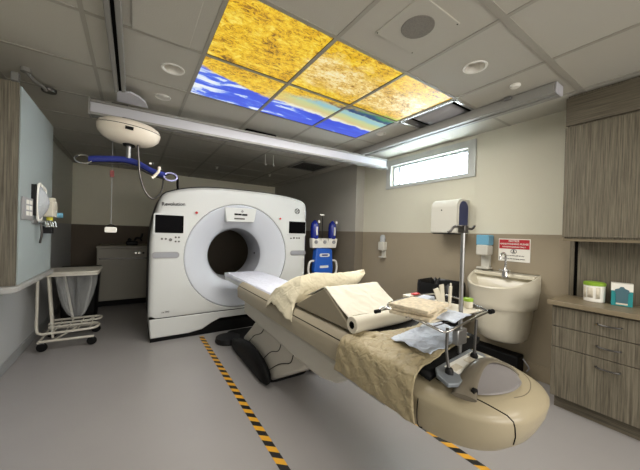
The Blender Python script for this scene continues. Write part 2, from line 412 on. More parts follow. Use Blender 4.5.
# ------------------------------------------------------------------ CT gantry
gx, gz = 1.22, .995
gan = thing('ct_scanner_gantry', 'large white CT scanner gantry with round bore facing the camera', 'ct scanner', (gx, 4.2, 0))
def outline(seg=160, inset=0.0):
    """gantry silhouette above the base seam, sampled by angle around the bore centre"""
    L_ = .165+inset; Rr = 2.26-inset; zb = .28
    poly = []
    def top(x): return 1.895 - inset - .02*((x-1.3)/.9)**2 - .10*(abs(x-1.3)/1.05)**4 - (.035 if x < 1.3 else 0)*(abs(x-1.3)/1.05)**3
    xs = [L_+.13+(Rr-L_-.19)*k/60 for k in range(61)]
    poly += [(x, top(x)) for x in xs]
    poly += [(Rr-.03, top(Rr)-.0), (Rr-.006, top(Rr)-.05)]
    for k in range(13): z = 1.65-(1.65-zb)*k/12; poly.append((Rr - .0*k, z))
    for k in range(21): poly.append((Rr+(L_-Rr)*k/20, zb))
    for k in range(17):
        z = zb+(1.66-zb)*k/16; poly.append((L_+.085*max(0, (z-1.1)/.56)**2, z))
    poly.append((L_+.10, 1.70-inset))
    out = []
    for k in range(seg):
        a = 2*PI*k/seg; d = (math.cos(a), math.sin(a)); best = 0
        for (x0, z0), (x1, z1) in zip(poly, poly[1:]+poly[:1]):
            ex, ez = x1-x0, z1-z0; den = d[0]*ez-d[1]*ex
            if abs(den) < 1e-12: continue
            t = ((x0-gx)*ez-(z0-gz)*ex)/den; s = ((x0-gx)*d[1]-(z0-gz)*d[0])/den
            if t > 0 and -1e-6 <= s <= 1+1e-6: best = max(best, t)
        out.append((gx+best*d[0], gz+best*d[1]))
    return out
S = 160
def circ(r, y, dz=0): return [Vector((gx+r*math.cos(2*PI*k/S), y, gz+dz+r*math.sin(2*PI*k/S))) for k in range(S)]
O0 = outline(S); Oi = outline(S, .03)
def lerp_ring(r0, out, t, y): return [Vector((gx+(r0*math.cos(2*PI*k/S))*(1-t)+(out[k][0]-gx)*t, y, gz+(r0*math.sin(2*PI*k/S))*(1-t)+(out[k][1]-gz)*t)) for k in range(S)]
def ring2(out, y): return [Vector((x, y, z)) for x, z in out]
obj('front_cover', loft(B(), [circ(.695, 3.815), circ(.705, 3.803)] + [lerp_ring(.705, Oi, t, 3.80) for t in (.33, .66, .92)] + [ring2(Oi, 3.805), ring2(outline(S, .012), 3.818), ring2(O0, 3.845), ring2(O0, 3.95)]), m_white, gan)
obj('rear_cover', loft(B(), [ring2(O0, 3.956), ring2(O0, 4.55), ring2(Oi, 4.62), circ(.40, 4.62)]), m_dark, gan)
obj('funnel', loft(B(), [circ(.692, 3.82), circ(.68, 3.812), circ(.63, 3.825), circ(.44, 3.965), circ(.385, 4.0), circ(.375, 4.03)]), m_whiteb, gan)
obj('bore_liner', loft(B(), [circ(.376, 4.02), circ(.355, 4.10), circ(.355, 4.50), circ(.40, 4.62)]), m_bore, gan)
# base skirt: the lower cover with the raised centre and black plinth
def skirt_poly(dx=0):
    pts = [(.175, .268), (2.255, .268), (2.255, .05)]
    pts += [(2.24-.02*k, .045) for k in range(1, 8)]
    pts += [(1.95, .045), (1.75, .07), (1.6, .14), (1.5, .18), (.98, .18), (.88, .14), (.76, .07), (.6, .045), (.19, .045)]
    return pts
obj('base_skirt', prism(B(), skirt_poly(), 'y', 3.80, 4.55), m_white, gan, bevel=.012)
obj('base_plinth', prism(B(), [(.19, 0), (2.24, 0), (2.24, .05), (1.94, .05), (1.74, .075), (1.59, .145), (.89, .145), (.77, .075), (.6, .05), (.19, .05)], 'y', 3.81, 4.5), m_black, gan)
obj('seam_strip', box(.178, 2.252, 3.812, 4.5, .262, .284), m_slot, gan)
obj('top_rim', loft(B(), [[Vector((x, y, z)) for (x, z) in (lambda P: P)([(x_, z_+dz) for x_, z_ in O0 if z_ > 1.72])] for y, dz in ((3.90, .0), (3.90, .018), (4.0, .022), (4.4, .012))], False), m_dark, gan)
yf = 3.797
def plate(name, x0, x1, z0, z1, r, m, par, y=yf, d=.006, **k):
    return obj(name, prism(B(), rrect(x0, x1, z0, z1, r), 'y', y-d, y+.01), m, par, **k)
dsp = plate('display_bezel', .195, .53, 1.26, 1.515, .02, m_white, gan, d=.005)
plate('screen', .212, .512, 1.285, 1.497, .008, m_screen, dsp, d=.009)
dsp2 = plate('display_bezel', 1.935, 2.245, 1.29, 1.515, .015, m_white, gan, d=.005)
plate('screen', 1.95, 2.235, 1.32, 1.50, .008, m_screen, dsp2, d=.009)
for (x, z, r) in ((.285, 1.215, .012), (.325, 1.215, .012), (.375, 1.205, .018), (.43, 1.235, .011), (.465, 1.235, .011), (.43, 1.185, .011), (.465, 1.185, .011), (1.99, 1.245, .011), (2.04, 1.25, .014), (2.09, 1.25, .011), (2.13, 1.25, .011)):
    obj('control_button', lathe(B(), [(r, -.008), (r, .005)], (x, yf, z), 'y', 16), m_dsteel, gan)
for x0, x1 in ((.185, .475), (1.985, 2.255)):
    h = plate('handle_recess', x0, x1, .985, 1.06, .036, m_greyp, gan, d=.004)
    plate('grip', x0+.02, x1-.02, 1.0, 1.045, .022, m_bore, h, d=.007)
for x, z, r in ((.655, 1.545, .021), (1.80, 1.53, .018)):
    o = obj('emergency_button', lathe(B(), [(r*1.4, 0), (r*1.4, -.006), (r*1.0, -.008)], (x, yf, z), 'y', 20), m_white, gan)
    obj('button_cap', lathe(B(), [(r*.75, -.007), (r*.75, -.02), (r*.6, -.023)], (x, yf, z), 'y', 20), m_red, o)
text('lettering', 'Revolution', .058, front_m(.40, yf-.004, 1.632) @ Matrix.Rotation(math.radians(4), 4, 'Z'), m_ink, gan, bold=True)
lg = obj('round_emblem', lathe(B(), [(.042, 0), (.042, -.005), (.034, -.005), (.034, -.001)], (2.085, yf, 1.66), 'y', 28, False), m_ink, gan)
b = B()
tube(b, curve([(2.06, yf-.004, 1.668), (2.068, yf-.004, 1.683), (2.082, yf-.004, 1.672), (2.066, yf-.004, 1.645), (2.078, yf-.004, 1.640), (2.085, yf-.004, 1.655)], 5), .0035, 6)
tube(b, curve([(2.090, yf-.004, 1.668), (2.10, yf-.004, 1.68), (2.108, yf-.004, 1.668), (2.095, yf-.004, 1.655), (2.108, yf-.004, 1.645), (2.10, yf-.004, 1.636)], 5), .0035, 6)
obj('monogram', b, m_ink, lg)
lp = obj('laser_window_panel', loft(B(), [[Vector((x, y, z)) for x, z in ((1.0, 1.64), (1.44, 1.65), (1.41, 1.46), (1.03, 1.45))] for y in (3.797, 3.88)], True, True, True), m_white, gan, bevel=.008)
for x0, x1, z0, z1 in ((1.13, 1.175, 1.545, 1.568), (1.18, 1.225, 1.545, 1.568), (1.235, 1.305, 1.543, 1.567)):
    obj('laser_slit', box(x0, x1, 3.788, 3.80, z0, z1), m_screen, lp)
obj('laser_slit', box(1.13, 1.27, 3.788, 3.80, 1.49, 1.508), m_dsteel, lp)
obj('panel_icon', lathe(B(), [(.022, 0), (.022, -.003)], (1.235, 3.793, 1.60), 'y', 4), m_greyp, lp)
text('caption', 'ce 300', .03, front_m(.34, yf-.004, .345), m_ink, gan)
obj('bore_sensor', lathe(B(), [(.012, 0), (.012, .01)], (1.566, 4.2, 1.0), 'x', 12), m_dark, gan)

# ------------------------------------------------------------------ CT patient table
tb = thing('ct_patient_table', 'long beige CT patient table reaching into the scanner bore', 'ct table', (1.22, 2.6, 0))
def tprof(hw, zs): return zs
def railring(y):
    pts = [(.95, .625), (.945, .72), (.957, .742), (.985, .775), (1.01, .785)]
    full = pts + [(2.44-x, z) for x, z in pts[::-1]]
    return [Vector((x, y, z)) for x, z in full]
obj('side_rail_body', loft(B(), [railring(.80), railring(3.0)], True, True, True), m_tanrail, tb)
obj('lower_rail', loft(B(), [[Vector((x, y, z)) for x, z in ((.975, .55), (.962, .625), (1.478, .625), (1.465, .55))] for y in (.90, 1.25)], True, True, True), m_greyp, tb)
obj('cradle', loft(B(), [[Vector((x, y, z)) for x, z in ((1.0, .785), (1.02, .70), (1.09, .655), (1.35, .655), (1.42, .70), (1.44, .785))] for y in (2.9, 3.76)], True, True, True), m_white, tb, bevel=.01)
def padz(x, y): return .788 + .0*(x)
obj('rail_seam', box(.9575, .9625, 1.2, 2.99, .742, .747), m_slot, tb)
# carriage below
obj('carriage', prism(B(), [(1.20, .60), (1.19, .53), (1.30, .46), (1.45, .425), (1.6, .42), (2.9, .47), (2.9, .62)], 'x', .985, 1.455), m_pedestal, tb, bevel=.03, seg=4)
ped = obj('pedestal', prism(B(), [(2.27, .03), (1.72, .35), (1.68, .47), (2.60, .52), (2.78, .36), (3.02, .18), (3.06, .03)], 'x', 1.035, 1.405), m_pedestal, tb, bevel=.02, seg=3)
for s in (1.033, 1.407):
    for l in ([(2.86, .17), (2.70, .29), (2.52, .37), (2.44, .46)], [(2.48, .13), (2.30, .27), (2.14, .34), (2.08, .44)], [(2.34, .09), (2.12, .235), (1.93, .32), (1.88, .40)]):
        obj('bellows_seam', tube(B(), curve([(s, y, z) for y, z in l], 5), .0035, 6), m_slot, ped)
obj('base_plate', prism(B(), rrect(1.0, 1.44, 2.28, 3.62, .10), 'z', 0.0, .06), m_black, tb)
for s in (1, -1):
    cx = 1.22 - s*.235
    def bol(t, cx=cx, s=s):
        y = 2.19 + (3.24-2.19)*t; hz = .13+.09*math.sin(PI*min(1, t*1.15))**.8; k = (1-abs(2*t-1)**6)**.5*.9+.1
        return [Vector((cx + s*.0 + .05*k*math.cos(a), y, max(.0, .5*hz + .55*hz*k*math.sin(a)))) for a in [2*PI*q/16 for q in range(16)]]
    obj('base_cover', loft(B(), [bol(t/20) for t in range(21)], True, True, True), m_black, tb)
obj('hose_guide', lathe(B(), [(.14, 0), (.15, .02), (.14, .06), (.06, .075)], (.98, 3.42, 0), 'z', 28), m_dark, tb)
# rounded foot end
def modring(z, hw, ytip, r=2.6, y1=.92, n=36):
    """plan outline: straight sides, superelliptic nose pointing to -y"""
    cx = 1.245; y0 = ytip; ys = .78; out = []
    for k in range(n+1):
        a = PI*k/n; c, s = math.cos(a), math.sin(a)
        out.append(Vector((cx - hw*math.copysign(abs(c)**(2/r), c), ys - (ys-y0)*abs(s)**(2/r), z)))
    return out + [Vector((cx+hw, y1, z)), Vector((cx-hw, y1, z))]
Z = [(.560, .245, .49), (.563, .268, .462), (.60, .283, .425), (.65, .294, .404), (.692, .300, .395), (.704, .2995, .395), (.722, .285, .405), (.742, .252, .435), (.757, .222, .465), (.766, .18, .50), (.769, .12, .55)]
fe = loft(B(), [modring(*z) for z in Z], True, True, True)
from mathutils.bvhtree import BVHTree
bvh = BVHTree.FromBMesh(fe)
def on_top(x, y, dz=.0005):
    h = bvh.ray_cast(Vector((x, y, 2)), Vector((0, 0, -1)))[0]
    return h + Vector((0, 0, dz)) if h else None
obj('foot_end_shell', fe, m_tan, tb)
def inside(x, y):
    h = on_top(x, y); return h and h.z > .70
P = [q for q in (on_top(1.03+.085*(k/40)**2, .68-.30*k/40) for k in range(41)) if q and q.z > .70]
x_ = P[-1].x
P += [q for q in ((lambda h: h[0] + Vector((0, -.0006, 0)) if h[0] else None)(bvh.ray_cast(Vector((x_+.004*k, 0, P[-1].z-.008-.011*k)), Vector((0, 1, 0)))) for k in range(9)) if q]
obj('cap_seam', tube(B(), P, .0022, 6), m_slot, tb)
P = [q for q in (on_top(1.245+.235*math.cos(a), .68-.235*math.sin(a)) for a in [PI*.60*k/24 for k in range(25)]) if q]
obj('cap_joint', tube(B(), P, .001, 6), m_taupe, tb)
obj('shell_seam', tube(B(), curve([(.975, .70, .722), (.9515, .70, .70), (.9435, .70, .66), (.9455, .70, .61), (.957, .70, .58), (.98, .70, .566)], 6), .002, 6), m_slot, tb)
# grey arch handle around the hand scoop
P = curve([(.995, .545, .760), (1.04, .562, .778), (1.10, .578, .797), (1.17, .590, .813), (1.235, .590, .820), (1.29, .572, .812), (1.335, .540, .790), (1.357, .518, .762)], 6)
rings = []
for i, (p_, t, n, bb) in enumerate(frames(P)):
    k = i/(len(P)-1); wd = .030*(1-k)**1.2+.012; th = .012*(1-k*.5)
    side = Vector((0, 0, 1)).cross(t).normalized(); upv = t.cross(side).normalized()
    rings.append([p_ + side*wd*math.cos(a) + upv*th*math.sin(a) for a in [2*PI*q/14 for q in range(14)]])
obj('grip_arch', loft(B(), rings, True, True, True), m_taupe, tb, label='taupe arched hand grip')
base = curve([(1.05, .530, .762), (1.08, .500, .766), (1.13, .478, .766), (1.20, .466, .765), (1.28, .475, .764), (1.345, .508, .758)], 6)
def scoop(u, v):
    a = P[min(len(P)-1, int(6 + u*(len(P)-8)))]; c = base[min(len(base)-1, int(u*(len(base)-1)))]
    q = a.lerp(c, v); q.z = (a.z-.006)*(1-v)**1.6 + c.z*(1-(1-v)**1.6); q.y -= .006*(1-v)
    return q
obj('grip_scoop', sheet(B(), scoop, 28, 10), mat('scoop_reflection_grey', (130, 126, 126), .3), tb, solid=.003)  # grey colour carries the lilac reflection in the scoop
obj('grip_lock', lathe(B(), [(.014, 0), (.014, -.012)], (1.035, .535, .775), 'y', 16), m_black, tb)
# black padded cradle trough
obj('cradle_pad', sheet(B(), lambda u, v: Vector((.985+.48*u, .675+.055*u+.52*v, .790+.030*max(0, 2*u-1)**2-.02*max(0, 1-3*u)+.012*math.sin(PI*min(1, v*8)))), 16, 10), m_black, tb, solid=.022, label='black padded cradle end')
# control plate
T = Matrix.Translation((1.165, .662, .794)) @ Matrix.Rotation(math.radians(5), 4, 'Z') @ Matrix.Rotation(math.radians(8), 4, 'X')
cp = obj('control_plate', loft(B(), [[T @ Vector((x, y, z)) for x, y in ((-.2, -.055), (-.16, -.075), (.16, -.05), (.19, -.02), (.17, .035), (-.14, .03), (-.18, 0))] for z in (-.008, .008)], True, True, True), mat('plate_grey', (124, 130, 136), .3, metal=.3), tb, bevel=.003)
obj('plate_label', bx(B(), -.10, .15, -.045, .015, .0085, .0095, T), m_signw, cp)
obj('plate_print', bx(B(), -.09, -.03, -.03, .0, .0095, .0103, T), m_label, cp)
obj('plate_print', bx(B(), .03, .10, -.03, .0, .0095, .0103, T), m_label, cp)

# cloth helpers
def nz(p_, s=1.0): return noise.noise(Vector(p_)*s)
# white sheet far end
def fsheet(u, v):
    x = 1.0+.45*u; y = 1.95+1.75*v
    z = .792 + .006*nz((x*3, y*3, 1)) + .004*nz((x*11, y*7, 3)) - (.03 if u in (0,) else 0)
    if v > .93: x += .02*math.sin(u*6)
    return Vector((x-(.012 if u == 0 else 0), y, z))
tag(obj('table_sheet', sheet(B(), fsheet, 24, 60), m_sheet, loc=(1.22, 2.8, .79), solid=.004), 'thin white sheet laid over the far end of the CT table by the bore', 'sheet')
# draped pillow: a flat pillow standing across the table with a cream case that hangs over the left edge
ST = [((1.725, 1.86, .985), (1.73, 1.87, .99), (1.72, 1.90, .98)), ((1.63, 1.83, .93), (1.62, 1.87, 1.0), (1.62, 1.99, .92)),
      ((1.40, 1.815, .815), (1.38, 1.86, 1.01), (1.38, 2.08, .81)), ((1.15, 1.812, .812), (1.20, 1.86, 1.015), (1.20, 2.13, .81)),
      ((1.0, 1.81, .815), (1.07, 1.86, 1.005), (1.04, 2.16, .82)), ((.955, 1.77, .765), (.985, 1.97, .90), (.955, 2.19, .78)),
      ((.94, 1.75, .70), (.93, 1.98, .75), (.935, 2.20, .70))]
def pil(u, v):
    k = u*(len(ST)-1); i = min(int(k), len(ST)-2); f = k-i
    c = [Vector(ST[i][q]).lerp(Vector(ST[i+1][q]), f) for q in range(3)]
    p_ = c[0].lerp(c[1], v*2) if v < .5 else c[1].lerp(c[2], v*2-1)
    if v < .5: p_ += Vector((0, -.018*math.sin(PI*v*2)*min(1, 5*u), 0))
    else: p_ += Vector((0, .0, .035*math.sin(PI*(v*2-1))))
    n = .007*nz((p_.x*9, p_.y*9, p_.z*9)) + .004*nz((p_.x*24, p_.y*20, p_.z*22))
    if u > .8: n += .010*nz((1, p_.y*16, p_.z*12))
    return p_ + Vector((n if u > .7 else 0, n, n))
tag(obj('pillow', sheet(B(), pil, 72, 40), m_cream, loc=(1.35, 1.9, .82), solid=.004), 'cream cased pillow slumped behind the foam wedge on the table', 'pillow')

# wedge cushion with roll of paper
wd = thing('foam_wedge', 'tan vinyl positioning wedge on the table with paper drawn over it', 'cushion', (1.22, 1.46, .79))
obj('wedge_body', prism(B(), [(1.80, .80), (1.795, .815), (1.455, .985), (1.43, .985), (1.20, .83), (1.20, .80)], 'x', 1.0, 1.44), m_foam, wd, bevel=.006)
def wpaper(u, v):
    x = 1.002+.436*u
    path = [(1.66, .897), (1.50, .972), (1.455, .991), (1.43, .993), (1.32, .925), (1.20, .865), (1.165, .888)]
    k = v*(len(path)-1); i = min(int(k), len(path)-2); f = k-i
    y = path[i][0]*(1-f)+path[i+1][0]*f; z = path[i][1]*(1-f)+path[i+1][1]*f
    n = .006*nz((x*9, y*9, 5)) + .004*nz((x*23+y*16, y*8, 5))
    return Vector((x, y, z+n+.003))
obj('paper_cover', sheet(B(), wpaper, 36, 42), m_paper, wd, solid=.002)
tag(obj('paper_roll', lathe(B(), [(.020, 0), (.042, 0), (.045, .003), (.045, .455), (.042, .458), (.020, .458)], (.985, 1.155, .845), 'x', 30, False), m_creamv, loc=(1.2, 1.165, .79)), 'roll of cream exam paper lying at the foot of the wedge', 'paper roll')
obj('core_tube', lathe(B(), [(.0202, -.001), (.0202, .459), (.016, .459), (.016, -.001)], (.985, 1.155, .845), 'x', 24, False), m_dark, bpy.data.objects['paper_roll'])

# folded drape hanging over the left table edge
def drape(u, v):
    # u along y (near -> far) ; v across from right side of the top to left edge then down
    y = .715 + .47*u
    if v < .66:
        k = v/.66; x = 1.45-.49*k; y += .05*(1-k)*(1-u) - .15*u*(1-k)**1.2 - .07*u*math.sin(PI*k)
        z = .832 - .030*min(1, k*1.6) + .008*math.sin(PI*k)
        z -= .018*max(0, (k-.86)/.14)**1.5
        a = min(1, 6*(1-k)+.25)
        z += a*(.011*nz((x*8, y*20+x*6, 1)) + .007*nz((x*20+y*14, y*34, 4)) + .004*nz((x*50, y*64+x*20, 7)))
    else:
        k = (v-.66)/.34; s_ = min(1, k*5)
        x = .96 - .026*s_ - .004*math.sin(PI*k); z = .782 - .022*s_ - .168*max(0, k-.1)/.9
        d = y*60 + k*9
        x += (.0028*math.sin(d+3*nz((y*8, k*2, 0))) + .004*nz((y*26+k*5, k*7, 3)))*min(1, k*3)
        y += .05*k*(.5-u)*-.5 + (.03*k if u > .5 else 0)
    return Vector((x, y, z))
dr = obj('folded_drape', sheet(B(), drape, 70, 60), m_drape, loc=(1.2, .97, .8), solid=.006)
tag(dr, 'crumpled tan drape folded over the left edge near the table foot', 'drape')
def bpap(u, v):
    x = 1.06+.38*u; y = .728+.22*v+.05*u
    return Vector((x, y, .822 + .018*max(0, (x-1.25)/.2) + .010 + .012*nz((x*14, y*20, 1)) + .006*nz((x*40, y*36, 4))))
tag(obj('paper_drape', sheet(B(), bpap, 50, 40), m_bpaper, loc=(1.2, .87, .8), solid=.003), 'crinkled pale blue paper drape lying beneath the wire tray', 'drape')

# ------------------------------------------------------------------ tray stand clamped on the table foot
ts = thing('tray_stand', 'chrome clamp stand with tall grey pole rising from table foot', 'stand', (1.2, .68, .78))
obj('pole', tube(B(), [(1.25, .71, .80), (1.25, .71, 1.372)], .0092, 14), m_steel, ts)
obj('clamp_block', box(1.20, 1.275, .69, .72, .85, .92), m_steel, ts, bevel=.006)
obj('support_post', tube(B(), [(1.04, .63, .80), (1.05, .65, .875), (1.06, .655, .965)], .0062, 12), m_dsteel, ts)
obj('support_post', tube(B(), [(1.27, .655, .80), (1.29, .66, .965)], .0062, 12), m_dsteel, ts)
obj('post_foot', lathe(B(), [(.016, 0), (.016, .02), (.011, .03)], (1.04, .63, .79), 'z', 16), m_dark, ts)
obj('post_foot', lathe(B(), [(.016, 0), (.016, .02), (.011, .03)], (1.27, .655, .79), 'z', 16), m_dark, ts)
b = B(); tube(b, curve([(1.155, .725, 1.352), (1.165, .72, 1.356), (1.18, .715, 1.374), (1.20, .71, 1.378), (1.25, .71, 1.376), (1.30, .70, 1.37), (1.325, .70, 1.385)], 5), .0055, 8)
obj('hook_arm', b, m_dsteel, ts)
obj('arm_knob', box(1.235, 1.268, .695, .728, 1.35, 1.385), m_dsteel, ts, bevel=.004)
tray = thing('wire_tray', 'wire instrument tray held by the chrome stand above the table', 'tray', (1.2, .8, .97))
b = B()
tube(b, curve([(.945, .92, .985), (.965, .92, .995), (.99, .90, .992), (.985, .75, .985), (.985, .66, .975), (1.02, .635, .962), (1.10, .63, .975), (1.30, .655, .98), (1.425, .67, .98)], 6), .005, 10)
tube(b, curve([(1.425, .67, .98), (1.48, .80, .988), (1.49, .93, 1.0), (1.42, .98, 1.005), (1.20, .99, 1.0), (1.05, .96, .996), (.99, .90, .992)], 6), .005, 8)
obj('rim', b, m_chrome, tray)
b = B()
for k in range(7): y = .67+.045*k; tube(b, [(.99, y, .978), (1.46, y+.015, .982)], .0022, 6)
obj('wire_base', b, m_dsteel, tray)
obj('end_cap', lathe(B(), [(.011, 0), (.011, .03)], (1.418, .665, .98), 'x', 12), m_black, tray)
obj('end_cap', lathe(B(), [(.009, 0), (.009, .03)], (.92, .92, .983), 'x', 12), m_black, tray)
tag(obj('tray_liner', sheet(B(), lambda u, v: Vector((1.0+.40*u, .69+.25*v, .9835+.003*nz((u*6, v*5, 2)))), 14, 10), m_creamv, loc=(1.2, .8, .98), solid=.002), 'cream paper liner spread over the bottom of the wire tray', 'liner')
T = lambda x, y, a: Matrix.Translation((x, y, 0)) @ Matrix.Rotation(a, 4, 'Z')
for k, (x, y, a, l) in enumerate(((1.07, .80, .25, 'lowest of the stacked patterned gauze packs on the tray'), (1.078, .805, .36, 'middle of the stacked patterned gauze packs on the tray'), (1.065, .795, .18, 'topmost of the stacked patterned gauze packs on the tray'))):
    z0 = .989+.0155*k
    tag(obj('gauze_pack', bx(B(), -.105, .105, -.09, .09, z0, z0+.014, T(x, y, a)), m_blackp, loc=(x, y, z0), bevel=.003), l, 'gauze pack', 'gauze packs on the tray')
T2 = T(1.13, .70, .15)
tag(obj('paper_packet', sheet(B(), lambda u, v: T2 @ Vector((-.07+.17*u, -.06+.10*v, .992+.004*nz((u*5, v*5, 2))+.006*math.sin(3*u))), 14, 10), m_bpaper, loc=(1.13, .70, .99), solid=.004), 'pale blue white paper packet at the front of the tray', 'packet')
for k in range(4):
    a = -.35+.22*k; x = 1.245+.030*k
    Tm = Matrix.Translation((x, .80+.015*(k % 2), .988)) @ Matrix.Rotation(.35*(k-1.5), 4, 'Z') @ Matrix.Rotation(a, 4, 'Y')
    o = obj('syringe_pouch', bx(B(), -.013, .013, -.004, .004, 0, .10+.01*(k % 2), Tm), m_creamv, loc=(x, .80, .99), bevel=.002)
    tag(o, ('leftmost', 'second from left', 'third from left', 'rightmost')[k] + ' of the cream pouches standing in the tray', 'pouch', 'pouches standing in the tray')
jr = thing('sample_jar', 'small clear jar with lime lid at right end of the tray', 'jar', (1.385, .75, .985))
obj('jar_body', lathe(B(), [(.018, 0), (.021, .004), (.021, .032), (.018, .035)], (1.385, .75, .985), 'z', 20), m_creamv, jr)
obj('lid', lathe(B(), [(.022, .033), (.022, .045), (.02, .047)], (1.385, .75, .985), 'z', 20), m_green, jr)
tag(obj('blue_tipped_box', bx(B(), -.05, .05, -.03, .03, .985, 1.02, T(1.26, .905, .25)), m_bpaper, loc=(1.26, .905, .985), bevel=.003), 'small pale blue box at the back of the tray', 'box')
# sharps box on the trolley behind, seen over the tray
sx = thing('sharps_box', 'yellow and clear sharps box with red lid behind the tray', 'sharps container', (1.33, 1.03, .955))
obj('container', prism(B(), rrect(1.275, 1.385, 1.0, 1.065, .012), 'z', .955, .985), m_yellow, sx, bevel=.004)
obj('band', prism(B(), rrect(1.273, 1.387, .998, 1.067, .012), 'z', .984, .998), m_creamv, sx)
obj('lid', prism(B(), rrect(1.32, 1.375, 1.02, 1.05, .01), 'z', .998, 1.006), m_red, sx, bevel=.003)
obj('hanger_bracket', tube(B(), curve([(1.33, 1.005, .975), (1.33, .985, .98), (1.33, .983, .995)], 4), .005, 6), m_dsteel, sx)

# ------------------------------------------------------------------ contrast injector
inj = thing('contrast_injector', 'blue dual syringe contrast injector on a stand beside the gantry', 'injector', (2.65, 3.95, 0))
obj('column', tube(B(), [(2.66, 3.97, .08), (2.66, 3.97, .80)], .03, 14), m_greyp, inj)
b = B()
for k in range(5):
    a = 2*PI*k/5; tube(b, [(2.66, 3.97, .11), (2.66+.24*math.cos(a), 3.97+.24*math.sin(a), .06)], .018, 8); lathe(b, [(.03, -.012), (.03, .012)], (2.66+.25*math.cos(a), 3.97+.25*math.sin(a), .03), 'x', 14)
obj('wheeled_base', b, m_dark, inj)
hd = obj('injector_head', prism(B(), [(2.50, .66), (2.83, .64), (2.845, .72), (2.82, 1.05), (2.79, 1.08), (2.53, 1.09), (2.50, 1.05), (2.475, .74)], 'y', 3.86, 3.98), m_blue2, inj, bevel=.02, seg=3)
obj('screen_badge', prism(B(), rrect(2.56, 2.76, .945, 1.0, .026), 'y', 3.853, 3.862), m_signw, hd)
obj('badge_print', prism(B(), rrect(2.60, 2.72, .962, .985, .01), 'y', 3.85, 3.854), m_blue3, hd)
obj('lower_print', prism(B(), rrect(2.57, 2.74, .76, .80, .015), 'y', 3.855, 3.862), m_signw, hd)
b = B()
for s in (-1, 1): tube(b, curve([(2.66+s*.16, 3.92, .88), (2.66+s*.26, 3.90, .86), (2.66+s*.285, 3.90, .74), (2.66+s*.25, 3.90, .64), (2.66+s*.15, 3.92, .62)], 6), .018, 10)
obj('side_handle', b, m_signw, inj)
obj('syringe_cradle', prism(B(), [(2.43, 1.09), (2.90, 1.09), (2.93, 1.25), (2.76, 1.25), (2.74, 1.2), (2.72, 1.25), (2.61, 1.25), (2.59, 1.2), (2.57, 1.25), (2.42, 1.25)], 'y', 3.87, 3.97), m_signw, inj, bevel=.01)
for x in (2.49, 2.66, 2.845):
    obj('cradle_screw', lathe(B(), [(.03, 0), (.03, -.015), (.012, -.02)], (x, 3.87, 1.19), 'y', 14), m_greyp, inj)
for x in (2.49, 2.845):
    sy = obj('syringe', lathe(B(), [(.055, 1.24), (.068, 1.27), (.072, 1.42), (.06, 1.50), (.03, 1.53), (.012, 1.55)], (x, 3.92, 0), 'z', 20), m_blue3, inj)
    obj('graduation', box(x-.012, x+.012, 3.843, 3.86, 1.30, 1.44), m_signw, sy)
    obj('syringe_tip', lathe(B(), [(.014, 1.50), (.02, 1.515), (.02, 1.53), (.008, 1.55)], (x+.04, 3.86, 0), 'z', 12), m_signw, sy)
obj('drip_pole', tube(B(), curve([(2.66, 3.95, 1.2), (2.66, 3.95, 1.6), (2.63, 3.95, 1.64)], 5), .008, 8), m_dark, inj)
obj('pole_clip', tube(B(), [(2.60, 3.94, 1.645), (2.68, 3.94, 1.64)], .014, 8), m_signw, inj)
# dark service column behind the gantry's right side
sv = thing('service_column', 'tall navy cabinet column behind right edge of the gantry', 'cabinet', (2.38, 4.35, 0))
obj('body', box(2.30, 2.46, 4.15, 4.6, 0, 1.52), m_navy, sv, bevel=.01)
obj('top_box', box(2.31, 2.46, 4.15, 4.5, 1.55, 1.70), m_bore, sv, bevel=.01)
obj('collar', box(2.33, 2.44, 4.2, 4.5, 1.51, 1.56), m_greyp, sv)

# ------------------------------------------------------------------ ceiling lift
def rail(name, x, y0, y1, w_, h_, label):
    r = thing(name, label, 'ceiling rail', (x, (y0+y1)/2, H))
    b = B(); bx(b, x-w_/2, x-.010, y0, y1, H-h_, H-.005); bx(b, x+.010, x+w_/2, y0, y1, H-h_, H-.005)
    obj('track', b, m_beam2, r, bevel=.004)
    obj('slot', box(x-.0105, x+.0105, y0+.003, y1-.003, H-h_+.02, H-.006), m_slot, r)
    return r
rl = rail('lift_track', -.11, -.6, 2.86, .075, .07, 'narrow ceiling lift track with dark slot running above the left side')
rr_ = rail('lift_track', 2.625, .80, 3.10, .13, .085, 'wide grey ceiling lift track ending near the right cabinet')
obj('end_stop', box(2.56, 2.69, .785, .80, H-.085, H-.005), m_beam, rr_, bevel=.01)
obj('track_clamp', box(2.535, 2.56, 1.08, 1.13, H-.03, H-.005), m_steel, rr_, bevel=.004)
obj('end_plate', loft(B(), [[Vector((x, y, z)) for x, y in ((-.13, 2.84), (-.04, 2.78), (.02, 2.83), (.07, 2.92), (.09, 3.03), (-.14, 3.03))] for z in (2.425, 2.44)], True, True, True), m_beam, rl)
bmx = thing('lift_beam', 'long white crossbeam spanning the ceiling in front of the scanner', 'beam', (1.35, 3.05, 2.3))
Tb = Matrix.Translation((1.36, 3.03, 0)) @ Matrix.Rotation(math.atan2(-.22, 3.35), 4, 'Z')
b = B(); bx(b, -1.69, 1.69, -.02, .05, 2.315, 2.42, Tb); obj('web', b, m_beam, bmx, bevel=.004)
b = B(); bx(b, -1.69, 1.69, -.035, .065, 2.405, 2.425, Tb); bx(b, -1.69, 1.69, -.035, -.004, 2.295, 2.318, Tb); bx(b, -1.69, 1.69, .03, .065, 2.295, 2.318, Tb); obj('flange', b, m_beam2, bmx, bevel=.003)
obj('end_cap', bx(B(), 1.69, 1.70, -.04, .07, 2.29, 2.43, Tb), m_beam2, bmx)
obj('end_cap', bx(B(), -1.70, -1.69, -.04, .07, 2.29, 2.43, Tb), m_beam2, bmx)
